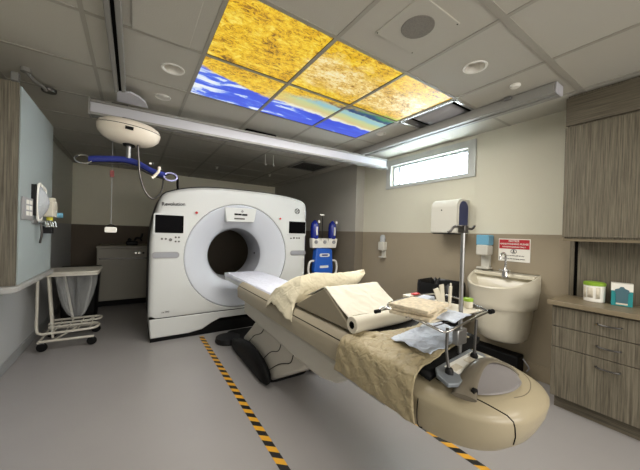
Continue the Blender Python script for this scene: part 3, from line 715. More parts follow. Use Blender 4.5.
b = B(); bx(b, 1.19, 1.33, -.03, .06, 2.425, 2.435, Tb); bx(b, -1.54, -1.42, -.03, .06, 2.425, 2.435, Tb); obj('trolley', b, m_dsteel, bmx)
# lift unit
lu = thing('lift_unit', 'oval beige patient lift motor housing hanging under the crossbeam', 'patient lift', (-.045, 3.12, 2.2))
TT = Matrix.Translation((-.045, 3.12, 2.185)) @ Matrix.Rotation(math.radians(4), 4, 'Y')
def ell(z, s): return [TT @ Vector((.245*s*math.cos(a), .15*s*math.sin(a), z)) for a in [2*PI*k/40 for k in range(40)]]
obj('lower_housing', loft(B(), [ell(.04, 1.0), ell(.02, .995), ell(-.02, .95), ell(-.06, .80), ell(-.085, .6), ell(-.095, .3)], True, True, True), m_pod, lu)
obj('upper_housing', loft(B(), [ell(.046, .99), ell(.075, .93), ell(.10, .75), ell(.11, .4)], True, True, True), m_pod, lu)
obj('housing_seam', loft(B(), [ell(.038, .985), ell(.048, .985)], True, True, True), m_slot, lu)
obj('status_display', bx(B(), -.03, .03, -.158, -.13, -.0, .025, TT), m_black, lu)
obj('status_light', lathe(B(), [(.006, 0), (.006, .012)], TT @ Vector((.04, -.12, .07)), 'z', 10), m_dark, lu)
obj('carrier', box(-.10, .0, 3.09, 3.16, 2.27, 2.32), m_dsteel, lu)
obj('strap_mouth', lathe(B(), [(.045, 0), (.05, .015), (.05, .025)], (-.045, 3.12, 2.075), 'z', 20), m_dark, lu)
sb = thing('lift_spreader_bar', 'blue spreader bar hanging on the ceiling lift with loop hooks', 'spreader bar', (-.045, 3.12, 1.95))
obj('hanger', tube(B(), [(-.05, 3.12, 1.965), (-.048, 3.12, 2.078)], .022, 14), m_steel, sb)
def barring(p_, w_, h_): return [p_ + Vector((0, w_*math.cos(a), h_*math.sin(a))) for a in [2*PI*k/14 for k in range(14)]]
BP = [(-.335, 3.17, 1.92), (-.28, 3.16, 1.93), (-.12, 3.14, 1.95), (-.045, 3.12, 1.945), (.03, 3.10, 1.925), (.14, 3.06, 1.865), (.24, 3.03, 1.835)]
bar = curve(BP, 5)
obj('bar', loft(B(), [barring(p_, .026, .028) for p_ in bar], True, True, True), m_blue, sb)
obj('under_rail', loft(B(), [barring(Vector((p_.x, p_.y, p_.z-.042 if p_.x < .1 else p_.z-.036)), .012, .008) for p_ in bar], True, True, True), m_dsteel, sb)
for s, (cx, cy, cz) in enumerate(((-.37, 3.17, 1.915), (.285, 3.02, 1.825))):
    b = B(); tube(b, [(cx+.05*math.cos(a)*1.1, cy-.005+.02*math.sin(a), cz+.04*math.sin(a)) for a in [2*PI*k/20 for k in range(20)]] + [(cx+.055, cy-.005, cz)], .007, 8, False)
    obj('loop_hook', b, m_lilac if s else m_chrome, sb)
obj('clip', tube(B(), curve([(.19, 3.0, 1.90), (.185, 2.99, 1.86), (.16, 2.985, 1.82), (.135, 2.985, 1.79)], 5), [.012]*15+[.018], 8), m_pod, sb)
obj('clip_light', lathe(B(), [(.009, 0), (.009, -.01)], (.12, 3.02, 1.925), 'y', 10), m_signw, sb)
ps = thing('pull_strap', 'thin white pull strap with red tag hanging below the lift housing', 'strap', (-.17, 3.2, 1.4))
obj('cord', tube(B(), [(-.17, 3.2, 2.14), (-.17, 3.2, 1.82), (-.168, 3.2, 1.36)], .0028, 6), m_greyp, ps)
obj('tag', box(-.185, -.155, 3.19, 3.205, 1.79, 1.85), mat('maroon_tag', (120, 50, 48), .5), ps)
hs = thing('lift_handset', 'white lift handset hanging on the pull strap in front of back cabinet', 'handset', (-.168, 3.2, 1.29))
obj('body', prism(B(), rrect(-.215, -.125, 1.285, 1.335, .012), 'y', 3.185, 3.215), m_signw, hs, bevel=.004)
obj('hook_ring', tube(B(), curve([(-.20, 3.2, 1.335), (-.19, 3.2, 1.35), (-.168, 3.2, 1.357), (-.145, 3.2, 1.35), (-.136, 3.2, 1.335)], 4), .004, 6), m_dark, hs)
tag(obj('lift_cable', tube(B(), curve([(.02, 3.08, 2.09), (.03, 3.06, 1.95), (.04, 3.05, 1.82), (.08, 3.05, 1.68), (.14, 3.05, 1.61), (.19, 3.05, 1.64), (.22, 3.06, 1.70), (.23, 3.05, 1.80)], 8), .008, 8), m_dsteel, loc=(.1, 3.05, 1.6)), 'dark cable looping down from lift housing in front of gantry', 'cable')
tag(obj('cable_hose', tube(B(), curve([(.24, 3.09, 1.85), (.33, 3.3, 1.91), (.42, 3.7, 1.93), (.47, 4.1, 1.91), (.50, 4.3, 1.87)], 8), .014, 8), m_dark, loc=(.4, 3.7, 1.8)), 'dark hose running from the spreader bar over the gantry top', 'hose')

# ------------------------------------------------------------------ ceiling fixtures
PL = [['near-left backlit mural panel, golden leaves cut by picture edge', 'near middle backlit mural panel of golden leaves and pale rocks', 'near-right backlit mural panel of gold and cream rocks'],
      ['far-left backlit mural panel, blue water with white foam', 'far middle backlit mural panel of blue water and sandy shore', 'far-right backlit mural panel, blue water with green bank']]
for i in range(3):
    for j in range(2):
        x0, x1 = GX0+GW*i+.014, GX0+GW*(i+1)-.014; y1, y0 = GY0-GD*j-.014, GY0-GD*(j+1)+.014
        t = thing('ceiling_light_panel', PL[1-j][i], 'ceiling light panel', ((x0+x1)/2, (y0+y1)/2, H), 'backlit mural ceiling panels')
        obj('printed_diffuser', box(x0, x1, y0, y1, H+.0005, H+.006), m_mural, t, smooth=False)
        b = B()
        bx(b, x0-.012, x0, y0-.012, y1+.012, H-.004, H+.03); bx(b, x1, x1+.012, y0-.012, y1+.012, H-.004, H+.03)
        bx(b, x0, x1, y0-.012, y0, H-.004, H+.03); bx(b, x0, x1, y1, y1+.012, H-.004, H+.03)
        obj('frame', b, m_dsteel, t, smooth=False)
dn = ['recessed round downlight left of the mural panels, unlit', 'recessed round downlight nearest the right side, unlit', 'round slotted ceiling fitting just before the crossbeam on the left', 'small recessed downlight beside the far-right mural corner']
for k, (x, y, r) in enumerate(DL):
    t = thing('downlight', dn[k], 'downlight', (x, y, H))
    obj('trim_ring', lathe(B(), [(r*1.0, .0), (r*1.02, -.004), (r*1.22, -.006), (r*1.26, -.001), (r*1.0, .004), (r, .0)], (x, y, H), 'z', 36, False), m_signw, t)
    obj('reflector', lathe(B(), [(r*.998, 0), (r*.9, .04), (r*.6, .09), (r*.4, .10), (.001, .10)], (x, y, H), 'z', 32, False), m_lamp, t)
    if k == 2:
        b = B()
        for q in range(5): lathe(b, [(r*(.2+.16*q), .01), (r*(.26+.16*q), .012), (r*(.26+.16*q), .006), (r*(.2+.16*q), .006)], (x, y, H-.012), 'z', 28, False)
        obj('baffle', b, m_signw, t)
    else:
        obj('bulb', lathe(B(), [(.001, .03), (r*.35, .035), (r*.42, .07), (r*.2, .10)], (x, y, H), 'z', 20), m_signw, t)
t = thing('ceiling_speaker', 'round perforated speaker in a square plate between right tiles', 'speaker', (1.30, 1.04, H))
obj('plate', box(1.14, 1.465, .885, 1.205, H-.006, H+.003), m_ceil, t, bevel=.002)
obj('grille', lathe(B(), [(.001, -.009), (.088, -.009), (.092, -.004)], (1.30, 1.035, H), 'z', 36), mat('speaker_mesh', (128, 124, 116), .8, var=.3, vscale=160), t, smooth=False)
b = B()
for x, y in ((1.15, .895), (1.455, .895), (1.455, 1.195), (1.15, 1.195)): lathe(b, [(.004, -.0075), (.004, -.005)], (x, y, H), 'z', 8)
obj('screw', b, m_slot, t)
t = thing('supply_air_diffuser', 'square silver framed air diffuser beside the right mural corner', 'air vent', (2.55, 1.69, H))
x0, x1, y0, y1 = GX0+GW*3+.012, GX0+GW*4-.012, GY0-GD*2+.012, GY0-GD*1-.012
b = B()
bx(b, x0, x0+.03, y0, y1, H-.006, H+.02); bx(b, x1-.03, x1, y0, y1, H-.006, H+.02); bx(b, x0, x1, y0, y0+.03, H-.006, H+.02); bx(b, x0, x1, y1-.03, y1, H-.006, H+.02)
obj('frame', b, m_chrome, t, bevel=.003)
b = B(); bx(b, x0, x1, y0, y1, H+.10, H+.12)
for a in ((x0, x0+.004, y0, y1), (x1-.004, x1, y0, y1), (x0, x1, y0, y0+.004), (x0, x1, y1-.004, y1)): bx(b, *a, H, H+.11)
obj('plenum', b, m_slot, t)
b = B(); sheet(b, lambda u, v: Vector((x0+.10+(x1-x0-.20)*u, y0+.10+(y1-y0-.20)*v, H+.0+.03*max(abs(2*u-1), abs(2*v-1))**3)), 12, 12)
obj('centre_plaque', b, m_beam, t, solid=.004)
b = B()
for a in ((.045, .06),):
    pass
loft(b, [[Vector(((x0+x1)/2+sx_*(x1-x0-2*d)/2, (y0+y1)/2+sy_*(y1-y0-2*d)/2, z)) for sx_, sy_ in ((-1, -1), (1, -1), (1, 1), (-1, 1))] for d, z in ((.03, H), (.055, H+.04))])
obj('inner_cone', b, m_steel, t)
tag(obj('smoke_detector', lathe(B(), [(.035, 0), (.036, -.010), (.028, -.02), (.001, -.022)], (2.398, .993, H), 'z', 24), m_signw, loc=(2.398, .993, H)), 'small white round ceiling cap between downlight and right track', 'smoke detector')
for x, y, l in ((1.26, 5.40, 'small sprinkler head in the dim ceiling left of centre behind beam'), (2.30, 5.40, 'small sprinkler head in dim ceiling nearer the right wall')):
    tag(obj('sprinkler', lathe(B(), [(.03, 0), (.03, -.006), (.012, -.01), (.012, -.03), (.025, -.035)], (x, y, H), 'z', 16), m_signw, loc=(x, y, H)), l, 'sprinkler')
for x, l in ((1.63, 'left white hook wire hanging from the ceiling behind the beam'), (1.76, 'right white hook wire hanging from the ceiling behind the beam')):
    tag(obj('ceiling_hook', tube(B(), curve([(x, 4.0, H), (x, 4.0, H-.14), (x+.01, 4.0, H-.165), (x+.02, 4.0, H-.15)], 4), .004, 6), m_signw, loc=(x, 4.0, H)), l, 'hook', 'ceiling hooks')
t = thing('return_air_grille', 'square return grille in the far ceiling above the injector', 'air vent', (2.55, 4.25, H))
b = B(); bx(b, 2.27, 2.83, 3.98, 4.02, H-.012, H); bx(b, 2.27, 2.83, 4.50, 4.54, H-.012, H); bx(b, 2.27, 2.31, 3.98, 4.54, H-.012, H); bx(b, 2.79, 2.83, 3.98, 4.54, H-.012, H)
obj('frame', b, m_beam2, t)
b = B()
for k in range(12): bx(b, 2.31, 2.79, 4.03+.04*k, 4.045+.04*k, H-.010, H-.002)
obj('louvres', b, m_dsteel, t)
tag(obj('ceiling_slot_vent', box(1.04, 1.42, 3.14, 3.30, H-.035, H), m_slot, loc=(1.23, 3.2, H), bevel=.02), 'dark oblong fitting on the ceiling just behind the crossbeam', 'vent')
t = thing('ceiling_spotlight', 'jointed white arm fitting with round mesh grille near left cabinet', 'spotlight', (-.68, 3.0, H))
b = B(); lathe(b, [(.03, -.03), (.03, 0)], (-.69, 2.99, H), 'z', 16); tube(b, curve([(-.69, 2.99, H-.02), (-.66, 3.07, H-.05), (-.64, 3.16, H-.04), (-.62, 3.22, H-.05)], 5), .012, 8)
obj('arm', b, m_beam2, t)
obj('mesh_grille', lathe(B(), [(.001, -.052), (.045, -.052), (.05, -.045), (.05, -.025), (.03, -.02)], (-.61, 3.25, H), 'z', 28), m_dsteel, t)
obj('mount', box(-.80, -.755, 3.10, 3.15, H-.07, H), m_beam2, t, bevel=.008)
t = thing('access_panel', 'pale ceiling access panel beside the left lift track', 'panel', (.1, 1.7, H))
obj('panel_board', box(-.03, .275, 1.30, 1.985, H-.014, H-.001), m_ceil, t, bevel=.003)
for k, (x, y) in enumerate(FILL_TROFFERS):  # added fill fittings, out of view
    t = thing('fill_troffer', 'added rectangular fill light unseen behind the camera, %s' % ('left' if k == 0 else 'right'), 'ceiling light', (x, y, H))
    obj('diffuser', box(x-.56, x+.56, y-.26, y+.26, H-.008, H-.001), m_fill, t)
    b = B(); bx(b, x-.6, x-.56, y-.3, y+.3, H-.012, H); bx(b, x+.56, x+.6, y-.3, y+.3, H-.012, H); bx(b, x-.56, x+.56, y-.3, y-.26, H-.012, H); bx(b, x-.56, x+.56, y+.26, y+.3, H-.012, H)
    obj('frame', b, m_beam, t)

# ------------------------------------------------------------------ floor tape
tag(obj('hazard_tape', box(.712, .764, .55, 3.74, 0, .0012), m_tape, loc=(.735, 2.1, 0), smooth=False), 'black and yellow striped floor tape left of the table', 'floor tape')
tag(obj('hazard_tape', box(1.69, 1.742, .45, 3.74, 0, .0012), m_tape, loc=(1.72, 2.1, 0), smooth=False), 'black and yellow striped floor tape emerging under the table foot', 'floor tape')

# ------------------------------------------------------------------ left side
lc = thing('left_wall_cabinet', 'wall hung cabinet at left edge, wood front and pale end panel', 'cabinet', (-.77, 2.95, .95))
obj('carcass', box(XL, -.605, 2.50, 3.36, .955, 2.20), m_woodL, lc, bevel=.004)
obj('end_panel', box(-.605, -.598, 2.515, 3.36, .955, 2.195), m_pale, lc, label='pale blue-grey end panel')
obj('wood_front', box(XL, -.60, 2.485, 2.50, .955, 2.205), m_woodL, lc)
lg = thing('left_counter_shelf', 'grey edged shelf with rounded corner under the left cabinet', 'shelf', (-.77, 2.95, .91))
obj('shelf_board', prism(B(), [(XL, 2.42)] + [(-.64+.06*math.sin(PI/2*k/8), 2.48-.06*math.cos(PI/2*k/8)) for k in range(9)] + [(-.58, 3.38), (XL, 3.38)], 'z', .915, .953), m_metaltrim, lg, bevel=.006)
sw = thing('socket_plate', 'grey wall plate with six white sockets on the left cabinet end', 'socket', (-.598, 2.65, 1.38))
obj('plate', box(-.598, -.585, 2.545, 2.755, 1.365, 1.515), m_greyp, sw, bevel=.004)
for k in range(6): y = 2.605+.07*(k % 2); z = 1.395+.038*(k//2); obj('socket', box(-.588, -.582, y, y+.05, z, z+.028), m_signw, sw, bevel=.002)
mk = thing('oxygen_mask', 'clear oxygen mask in plastic hanging on the left cabinet end', 'mask', (-.57, 2.85, 1.4))
def mask(u, v):
    a = 2*PI*u; r = .085*(1-.15*math.cos(a)); return Vector((-.585+.06*math.sin(PI/2*(1-v)) , 2.88+r*v*math.cos(a)*.85, 1.50+.135*v*math.sin(a)))
m_clear = mat('crinkled_clear_plastic', (205, 210, 214), .2, alpha=.6, bump=.8, bscale=60)
obj('mask_shell', sheet(B(), mask, 28, 8), m_clear, mk, solid=.003)
obj('mask_rim', tube(B(), [(-.578, 2.88+.08*math.cos(a), 1.50+.14*math.sin(a)) for a in [2*PI*k/24 for k in range(25)]], .008, 8, False), m_signw, mk)
obj('strap', tube(B(), curve([(-.58, 2.90, 1.63), (-.57, 2.98, 1.60), (-.575, 2.96, 1.52)], 5), .012, 8), m_signw, mk)
obj('mount_hook', box(-.598, -.575, 2.76, 2.79, 1.40, 1.62), m_dark, mk)
rg = thing('suction_regulator', 'cream suction regulator with blue knob beside the hanging mask', 'regulator', (-.56, 3.1, 1.4))
obj('housing', prism(B(), rrect(3.03, 3.19, 1.40, 1.53, .015), 'x', -.598, -.53), m_creamv, rg, bevel=.006)
obj('top_lug', box(-.58, -.54, 3.15, 3.19, 1.52, 1.56), m_creamv, rg, bevel=.004)
obj('knob', lathe(B(), [(.022, -.53), (.022, -.50), (.016, -.495)], (0, 3.19, 1.42), 'x', 16), m_tealb, rg)
obj('yellow_ring', lathe(B(), [(.02, 1.375), (.02, 1.40)], (-.56, 3.09, 0), 'z', 16), m_yellow, rg)
b = B()
for y in (2.86, 2.92, 3.0, 3.07, 3.16): tube(b, [(-.598, y, 1.36), (-.54, y, 1.36), (-.535, y, 1.32)], .010, 8)
obj('gas_outlet', b, m_chrome, rg)
obj('gas_rail', box(-.598, -.585, 2.78, 3.22, 1.345, 1.375), m_steel, rg)
obj('hanging_hose', tube(B(), curve([(-.575, 2.89, 1.36), (-.565, 2.89, 1.28), (-.575, 2.9, 1.20)], 4), .007, 8), m_dsteel, rg)
obj('bracket', box(-.60, -.54, 3.04, 3.12, 1.27, 1.33), m_dark, rg)
# linen hamper
hp = thing('linen_hamper', 'white tubular rolling hamper with clear bag and lid, left wall', 'hamper', (-.6, 4.15, 0))
b = B()
zt = .83
obj('lid', prism(B(), rrect(-.84, -.345, 3.95, 4.42, .06), 'z', .815, .838), m_cart, hp, bevel=.006)
obj('lid_lip', prism(B(), rrect(-.83, -.355, 3.96, 4.41, .06), 'z', .79, .815), m_cart, hp)
tube(b, curve([(-.85, 3.95, .80), (-.85, 3.95, .5), (-.85, 3.95, .25), (-.82, 3.94, .20), (-.75, 3.94, .195), (-.45, 3.94, .195), (-.37, 3.97, .195), (-.345, 4.06, .195), (-.37, 4.15, .195), (-.46, 4.18, .195), (-.80, 4.18, .195)], 6), .013, 8)
tube(b, curve([(-.82, 4.30, .20), (-.42, 4.30, .20), (-.35, 4.36, .20), (-.36, 4.44, .20), (-.45, 4.46, .20), (-.82, 4.46, .20)], 6), .013, 8)
tube(b, [(-.84, 3.96, .11), (-.38, 3.96, .10)], .013, 8); tube(b, [(-.84, 4.44, .11), (-.38, 4.44, .10)], .013, 8)
tube(b, [(-.78, 4.0, .80), (-.74, 4.05, .11)], .012, 8); tube(b, [(-.84, 4.40, .80), (-.80, 4.42, .11)], .012, 8); tube(b, [(-.70, 4.30, .80), (-.62, 4.40, .20)], .012, 8)
tube(b, [(-.84, 3.96, .10), (-.84, 4.44, .10)], .012, 8); tube(b, [(-.72, 3.96, .11), (-.42, 4.42, .20)], .009, 8)
for k in range(4): tube(b, [(-.72+.1*k, 3.95, .195), (-.72+.1*k, 4.45, .20)], .006, 6)
obj('tube_frame', b, m_cart, hp)
for x, y in ((-.81, 3.97), (-.40, 3.97), (-.40, 4.43), (-.81, 4.43)):
    cs = obj('caster', lathe(B(), [(.012, -.016), (.042, -.014), (.047, 0), (.042, .014), (.012, .016)], (x, y, .047), 'y', 20), m_black, hp)
    obj('caster_fork', box(x-.02, x+.02, y-.012, y+.02, .045, .10), m_steel, cs, bevel=.004)
def bagf(u, v):
    a = 2*PI*u; r = .17*(1-v)**.6+.035*v; rr2 = r*(1+.14*math.sin(a*9+3*v)+.08*math.sin(a*17))
    return Vector((-.575+rr2*math.cos(a)+.02*v, 4.17+rr2*math.sin(a), .79-.50*v))
obj('plastic_bag', sheet(B(), bagf, 72, 20), m_bag, hp)
hp.location += Vector((.035, .10, 0))
bn = thing('dark_waste_bin', 'dark waste bin standing behind the white hamper', 'bin', (-.6, 5.2, 0))
obj('bin_body', loft(B(), [[Vector((x, y, 0)) for x, y in rrect(-.78, -.42, 5.02, 5.36, .04)], [Vector((x, y, .72)) for x, y in rrect(-.82, -.39, 4.98, 5.40, .05)]], True, True, True), m_black, bn)
obj('bin_lid', prism(B(), rrect(-.83, -.38, 4.97, 5.41, .05), 'z', .72, .76), m_dark, bn, bevel=.01)
# back cabinet
bc = thing('back_base_cabinet', 'cream base cabinet against the back wall left of gantry', 'cabinet', (-.1, 6.35, 0))
obj('carcass', box(-.49, .55, 5.90, 6.78, .10, .985), m_backcab, bc, bevel=.004)
obj('plinth', box(-.47, .55, 5.95, 6.78, 0, .10), m_black, bc)
obj('worktop', box(-.50, .56, 5.87, 6.79, .985, 1.02), m_backcab, bc, bevel=.008)
dr_ = obj('door', box(-.475, .53, 5.885, 5.90, .12, .80), m_backcab, bc, bevel=.004)
d2 = obj('drawer', box(-.475, .53, 5.885, 5.90, .815, .975), m_backcab, bc, bevel=.004)
for x in (.05, .10, .16): obj('knob', lathe(B(), [(.018, 0), (.018, -.02)], (x, 5.885, .90), 'y', 14), m_dark if x > .12 else m_chrome, d2)
obj('pull_recess', box(-.46, .52, 5.882, 5.887, .795, .82), m_dsteel, dr_)
t = thing('desk_lamp_clamp', 'small black clamp device on the back cabinet by gantry', 'clamp', (0, 6.2, 1.02))
obj('base', box(-.10, .08, 6.15, 6.28, 1.02, 1.10), m_dark, t, bevel=.02)
obj('arm', tube(B(), curve([(.02, 6.2, 1.08), (.05, 6.2, 1.15), (.12, 6.2, 1.16), (.15, 6.2, 1.24)], 5), .018, 8), m_dark, t)
obj('lever', tube(B(), [(.10, 6.2, 1.16), (.14, 6.2, 1.10)], .014, 8), m_dark, t)
obj('knob', lathe(B(), [(.03, -.02), (.03, .02)], (-.05, 6.18, 1.12), 'y', 14), m_black, t)

# ------------------------------------------------------------------ right side
WX = XR-.012
# paper towel dispenser
td = thing('paper_towel_dispenser', 'cream rounded paper towel dispenser with blue side under the window', 'towel dispenser', (3.1, 1.98, 1.37))
def tdp(inset):
    pts = []; h0, h1, d0, d1 = 1.375+inset, 1.765-inset, XR, 2.985+inset; r = .10
    pts.append((d0, h0)); pts.append((d1+.01, h0)); pts.append((d1, h0+.01))
    for k in range(11): a = PI-PI/2*k/10; pts.append((d1+r+r*math.cos(a), h1-r+r*math.sin(a)))
    pts.append((d0, h1)); return pts
b = loft(B(), [[Vector((x, y, z)) for x, z in tdp(0)] for y in (1.775, 2.10)], True, True, True)
obj('housing', b, m_disp, td, bevel=.012, seg=3)
obj('side_window', loft(B(), [[Vector((x, y, z)) for x, z in rrect(3.02, 3.20, 1.40, 1.74, .085)] for y in (1.768, 1.78)], True, True, True), mat('dark_blue_window', (34, 44, 92), .3), td)
obj('side_rim', tube(B(), [(x, 1.772, z) for x, z in rrect(3.012, 3.208, 1.392, 1.748, .09)+[rrect(3.012, 3.208, 1.392, 1.748, .09)[0]]], .007, 6, False), m_disp, td)
obj('outlet_slot', box(3.0, 3.2, 1.80, 2.08, 1.366, 1.385), m_black, td)
obj('keyhole', lathe(B(), [(.008, -.004), (.008, 0)], (2.985, 1.96, 1.64), 'x', 12), m_dark, td)
# soap dispenser
sd = thing('soap_dispenser', 'white soap dispenser with blue top above left side of sink', 'soap dispenser', (3.17, 1.56, 1.0))
obj('blue_top', prism(B(), rrect(1.492, 1.622, 1.255, 1.365, .012), 'x', 3.11, WX), m_tealb, sd, bevel=.008)
obj('white_body', prism(B(), rrect(1.496, 1.618, 1.145, 1.258, .02), 'x', 3.10, WX), m_disp, sd, bevel=.012)
obj('back_plate', prism(B(), rrect(1.515, 1.60, 1.02, 1.15, .01), 'x', 3.19, WX), m_disp, sd)
obj('drip_tray', prism(B(), rrect(1.496, 1.618, 1.0, 1.02, .008), 'x', 3.12, WX), m_disp, sd, bevel=.005)
hsn = thing('hand_sanitizer', 'small white hand gel dispenser on far wall left of window', 'gel dispenser', (3.2, 3.08, 1.0))
obj('holder', prism(B(), rrect(3.02, 3.13, 1.10, 1.23, .015), 'x', 3.15, XR), m_disp, hsn, bevel=.008)
obj('bottle', lathe(B(), [(.04, 1.22), (.042, 1.30), (.025, 1.335)], (3.19, 3.075, 0), 'z', 18), m_clear, hsn)
obj('back_strip', box(3.215, XR, 3.04, 3.11, 1.0, 1.12), m_disp, hsn)
obj('nozzle', box(3.16, XR, 3.03, 3.12, .99, 1.005), m_disp, hsn)
# sign
sg = thing('wall_sign', 'red and white printed notice on the wall above the sink', 'sign', (WX, 1.3, 1.1))
obj('board', box(WX-.004, WX, 1.155, 1.44, 1.10, 1.33), m_signw, sg)
obj('red_header', box(WX-.006, WX-.003, 1.162, 1.433, 1.228, 1.322), m_signred, sg)
text('lettering', 'NOTICE', .026, face_m(WX-.007, 1.298, 1.307), m_signw, sg, bold=True)
text('lettering', 'HANDWASHING PLEASE', .0235, face_m(WX-.007, 1.298, 1.277), m_signw, sg, bold=True)
text('lettering', 'HANDWASHING ONLY', .020, face_m(WX-.007, 1.298, 1.247), m_signw, sg, bold=True)
text('lettering', 'Do not use this sink for any', .0165, face_m(WX-.005, 1.298, 1.160), m_ink, sg, bold=True)
text('lettering', 'other use. No dumping please.', .0165, face_m(WX-.005, 1.298, 1.128), m_ink, sg, bold=True)
ic = obj('round_symbol', tube(B(), [(WX-.005, 1.298+.026*math.cos(a), 1.202+.021*math.sin(a)) for a in [2*PI*k/24 for k in range(25)]], .0022, 6, False), m_ink, sg)
obj('symbol_figure', prism(B(), [(1.280, 1.190), (1.316, 1.190), (1.303, 1.198), (1.303, 1.215), (1.298, 1.22), (1.293, 1.215), (1.293, 1.198)], 'x', WX-.006, WX-.003), m_ink, ic)
# sink
sk = thing('wall_sink', 'cream wall hung hand basin with deep rounded apron', 'sink', (3.1, 1.39, .5))
def dring(z, hw, dep, n=40, x1=WX, dz=0, e=2.35):
    out = []
    for k in range(n+1):
        a = PI*k/n; c, s = math.cos(a), math.sin(a)
        d = dep*abs(s)**(2/e)
        out.append(Vector((x1-d, 1.365+.96*hw*math.copysign(abs(c)**(2/e), c), z+dz*(1-d/dep))))
    return out
up_ = [(.655, .262, .345), (.658, .286, .372), (.672, .293, .38), (.70, .297, .384), (.80, .308, .40), (.84, .315, .41)]
R_ = [dring(z, hw, d, dz=0) for z, hw, d in up_] + [dring(.86, .318, .418, dz=.115), dring(.872, .310, .408, dz=.118), dring(.866, .294, .388, dz=.118)]
R_ += [dring(.83, .275, .34, dz=.08, x1=WX-.06), dring(.77, .22, .26, dz=.02, x1=WX-.09), dring(.745, .10, .14, x1=WX-.16), dring(.742, .02, .03, x1=WX-.20)]
obj('basin', loft(B(), R_, True, True, True), m_porc, sk)
lo = [(.67, .262, .345), (.655, .262, .345), (.60, .258, .338), (.45, .24, .31), (.35, .215, .27), (.315, .18, .21), (.305, .11, .11)]
obj('apron', loft(B(), [dring(z, hw, d) for z, hw, d in lo], True, True, True), m_porc, sk)
obj('splash_deck', box(3.13, WX, 1.085, 1.645, .94, .982), m_porc, sk, bevel=.01)
fc = thing('gooseneck_faucet', 'chrome gooseneck faucet on the sink deck', 'faucet', (3.12, 1.33, .96))
obj('spout', tube(B(), curve([(3.14, 1.335, .97), (3.14, 1.335, 1.10), (3.135, 1.335, 1.16), (3.10, 1.34, 1.185), (3.06, 1.345, 1.165), (3.05, 1.345, 1.12)], 8), .0105, 12), m_chrome, fc)
obj('faucet_body', lathe(B(), [(.032, .94), (.032, .965), (.024, 1.01), (.016, 1.03), (.012, 1.04)], (3.14, 1.335, 0), 'z', 20), m_chrome, fc)
obj('lever', tube(B(), [(3.14, 1.335, 1.0), (3.10, 1.29, 1.02), (3.08, 1.27, 1.01)], .009, 8), m_chrome, fc)
obj('lever', tube(B(), [(3.14, 1.335, 1.0), (3.11, 1.385, 1.015)], .009, 8), m_chrome, fc)
# waste bin with black liner
wb = thing('lined_waste_bin', 'waste bin with black liner by the wall behind the tray', 'bin', (2.95, 1.95, 0))
def lin_(z, s, j=0): return [Vector((2.93+(x)*s, 1.905+(y)*s, z + j*.012*math.sin(k*1.7))) for k, (x, y) in enumerate(rrect(-.19, .19, -.20, .20, .07, 8))]
obj('bin_body', loft(B(), [lin_(0, .8), lin_(.72, .97)], True, True, True), m_dark, wb)
obj('liner', loft(B(), [lin_(.62, 1.03, 1), lin_(.78, 1.04, 0), lin_(.825, 1.0, 1), lin_(.80, .93, 1), lin_(.60, .85)], True), m_trash, wb)
# black strip by wall under sink
bs = thing('foot_pedal_mat', 'flat black case leaning by the wall below the sink', 'case', (3.1, 1.4, 0))
obj('case_body', box(3.06, 3.20, 1.17, 1.60, 0, .21), m_black, bs, bevel=.015)
obj('handle', tube(B(), curve([(3.12, 1.15, .19), (3.11, 1.12, .16), (3.12, 1.10, .12), (3.13, 1.12, .08)], 5), .006, 8), m_greyp, bs)
# right base cabinet
BY0, BY1, BXF = -.55, .85, 2.80
rc = thing('right_base_cabinet', 'grey brown wood base cabinet with drawers and bow pulls', 'cabinet', (3.0, .15, 0))
obj('carcass', box(BXF+.02, WX, BY0, BY1-.003, .10, .815), m_woodR, rc)
obj('toe_kick', box(BXF+.06, WX, BY0, BY1-.02, 0, .10), m_woodT, rc)
def pull(yc, zc, par):
    b = B(); tube(b, curve([(BXF, yc+.06, zc+.0), (BXF-.022, yc+.055, zc), (BXF-.034, yc+.02, zc-.001), (BXF-.034, yc-.02, zc-.001), (BXF-.022, yc-.055, zc), (BXF, yc-.06, zc)], 5), .006, 8)
    obj('bow_pull', b, m_dsteel, par)
for c0, c1 in ((.19, .845), (-.54, .185)):
    for z0, z1, zp in ((.655, .805, .738), (.495, .65, .578), (.105, .49, .43)):
        d = obj('drawer', box(BXF, BXF+.02, c0+.003, c1-.003, z0, z1), m_woodR, rc, bevel=.002)
        pull((c0+c1)/2+.0, zp, d)
ct = tag(obj('counter_top', box(BXF-.03, WX, BY0, BY1+.02, .818, .855), m_counter, loc=(3.0, .15, .83), bevel=.005), 'grey brown laminate worktop on the right base cabinet', 'worktop')
bk = thing('wood_backsplash', 'wood panel behind the worktop under the wall cabinet', 'panel', (3.2, .15, .86))
obj('panel', box(3.17, 3.20, BY0, .79, .856, 1.33), m_woodR, bk)
obj('shadow_gap', box(3.185, WX, .79, .815, .856, 1.33), m_slot, bk)  # black strip painted in as the shadow line beside the panel
obj('end_filler', box(3.17, WX, .815, .845, .856, 1.33), m_woodR, bk)
uc = thing('right_wall_cabinet', 'tall grey brown wall cabinet at the right reaching the ceiling', 'cabinet', (3.05, .15, 1.33))
obj('carcass', box(2.92, WX, BY0, .815, 1.345, 2.49), m_woodR, uc)
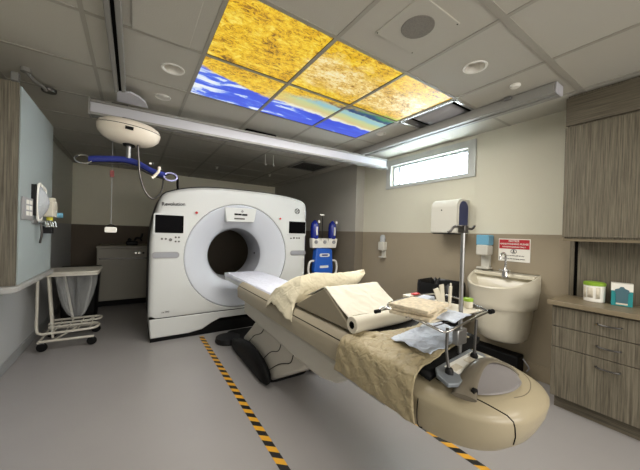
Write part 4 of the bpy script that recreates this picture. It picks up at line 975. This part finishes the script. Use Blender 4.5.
obj('light_rail', box(2.925, WX, BY0, .825, 1.325, 1.35), m_counter, uc)
for c0, c1 in ((.11, .825), (-.54, .105)): obj('door', box(2.90, 2.92, c0, c1, 1.358, 2.235), m_woodR, uc, bevel=.002)
obj('top_filler', box(2.90, 2.92, BY0, .825, 2.25, 2.47), m_woodT, uc, bevel=.002, label='wood filler panel with crosswise grain')
# wipes tub
tu = thing('wipes_tub', 'cream wipes tub with lime green lid on the worktop', 'tub', (3.05, .66, .855))
obj('tub_body', lathe(B(), [(.058, 0), (.062, .004), (.064, .125), (.063, .128)], (3.05, .655, .856), 'z', 32), m_signw, tu)
obj('lid', lathe(B(), [(.066, .126), (.067, .145), (.060, .152), (.04, .154)], (3.05, .655, .856), 'z', 32), m_green, tu)
def arcp(a0, a1, z0, z1): return lambda u, v: Vector((3.05-.0645*math.cos(a0+(a1-a0)*u), .655-.0645*math.sin(a0+(a1-a0)*u), .856+z0+(z1-z0)*v))
obj('print_block', sheet(sheet(sheet(B(), arcp(-.45, .10, .035, .11), 8, 2), arcp(.35, .75, .03, .115), 6, 2), arcp(-1.0, -.6, .03, .115), 6, 2), m_label, tu, solid=.0006)
bxn = thing('glove_box', 'teal and cream printed carton at the right of the worktop', 'carton', (3.05, .5, .855))
Tc = Matrix.Translation((3.05, .505, .856)) @ Matrix.Rotation(math.radians(12), 4, 'Z')
obj('carton', bx(B(), -.035, .035, -.055, .055, 0, .165, Tc), m_teal, bxn, bevel=.002)
obj('cream_band', bx(B(), -.036, .036, -.056, .056, .11, .166, Tc), m_signw, bxn)
def shirt():
    pts = [(-.03, .02), (.03, .02), (.032, .095), (.038, .10), (.036, .12), (.015, .13), (.008, .142), (-.008, .142), (-.015, .13), (-.036, .12), (-.038, .10), (-.032, .095)]
    return loft(B(), [[Tc @ Vector((x, y, z)) for y, z in pts] for x in (-.0375, -.035)], True, True, True)
obj('printed_silhouette', shirt(), mat('slate_teal', (70, 104, 116), .5), bxn)
obj('print_strip', bx(B(), -.0378, -.035, -.03, .03, .01, .022, Tc), m_label, bxn)
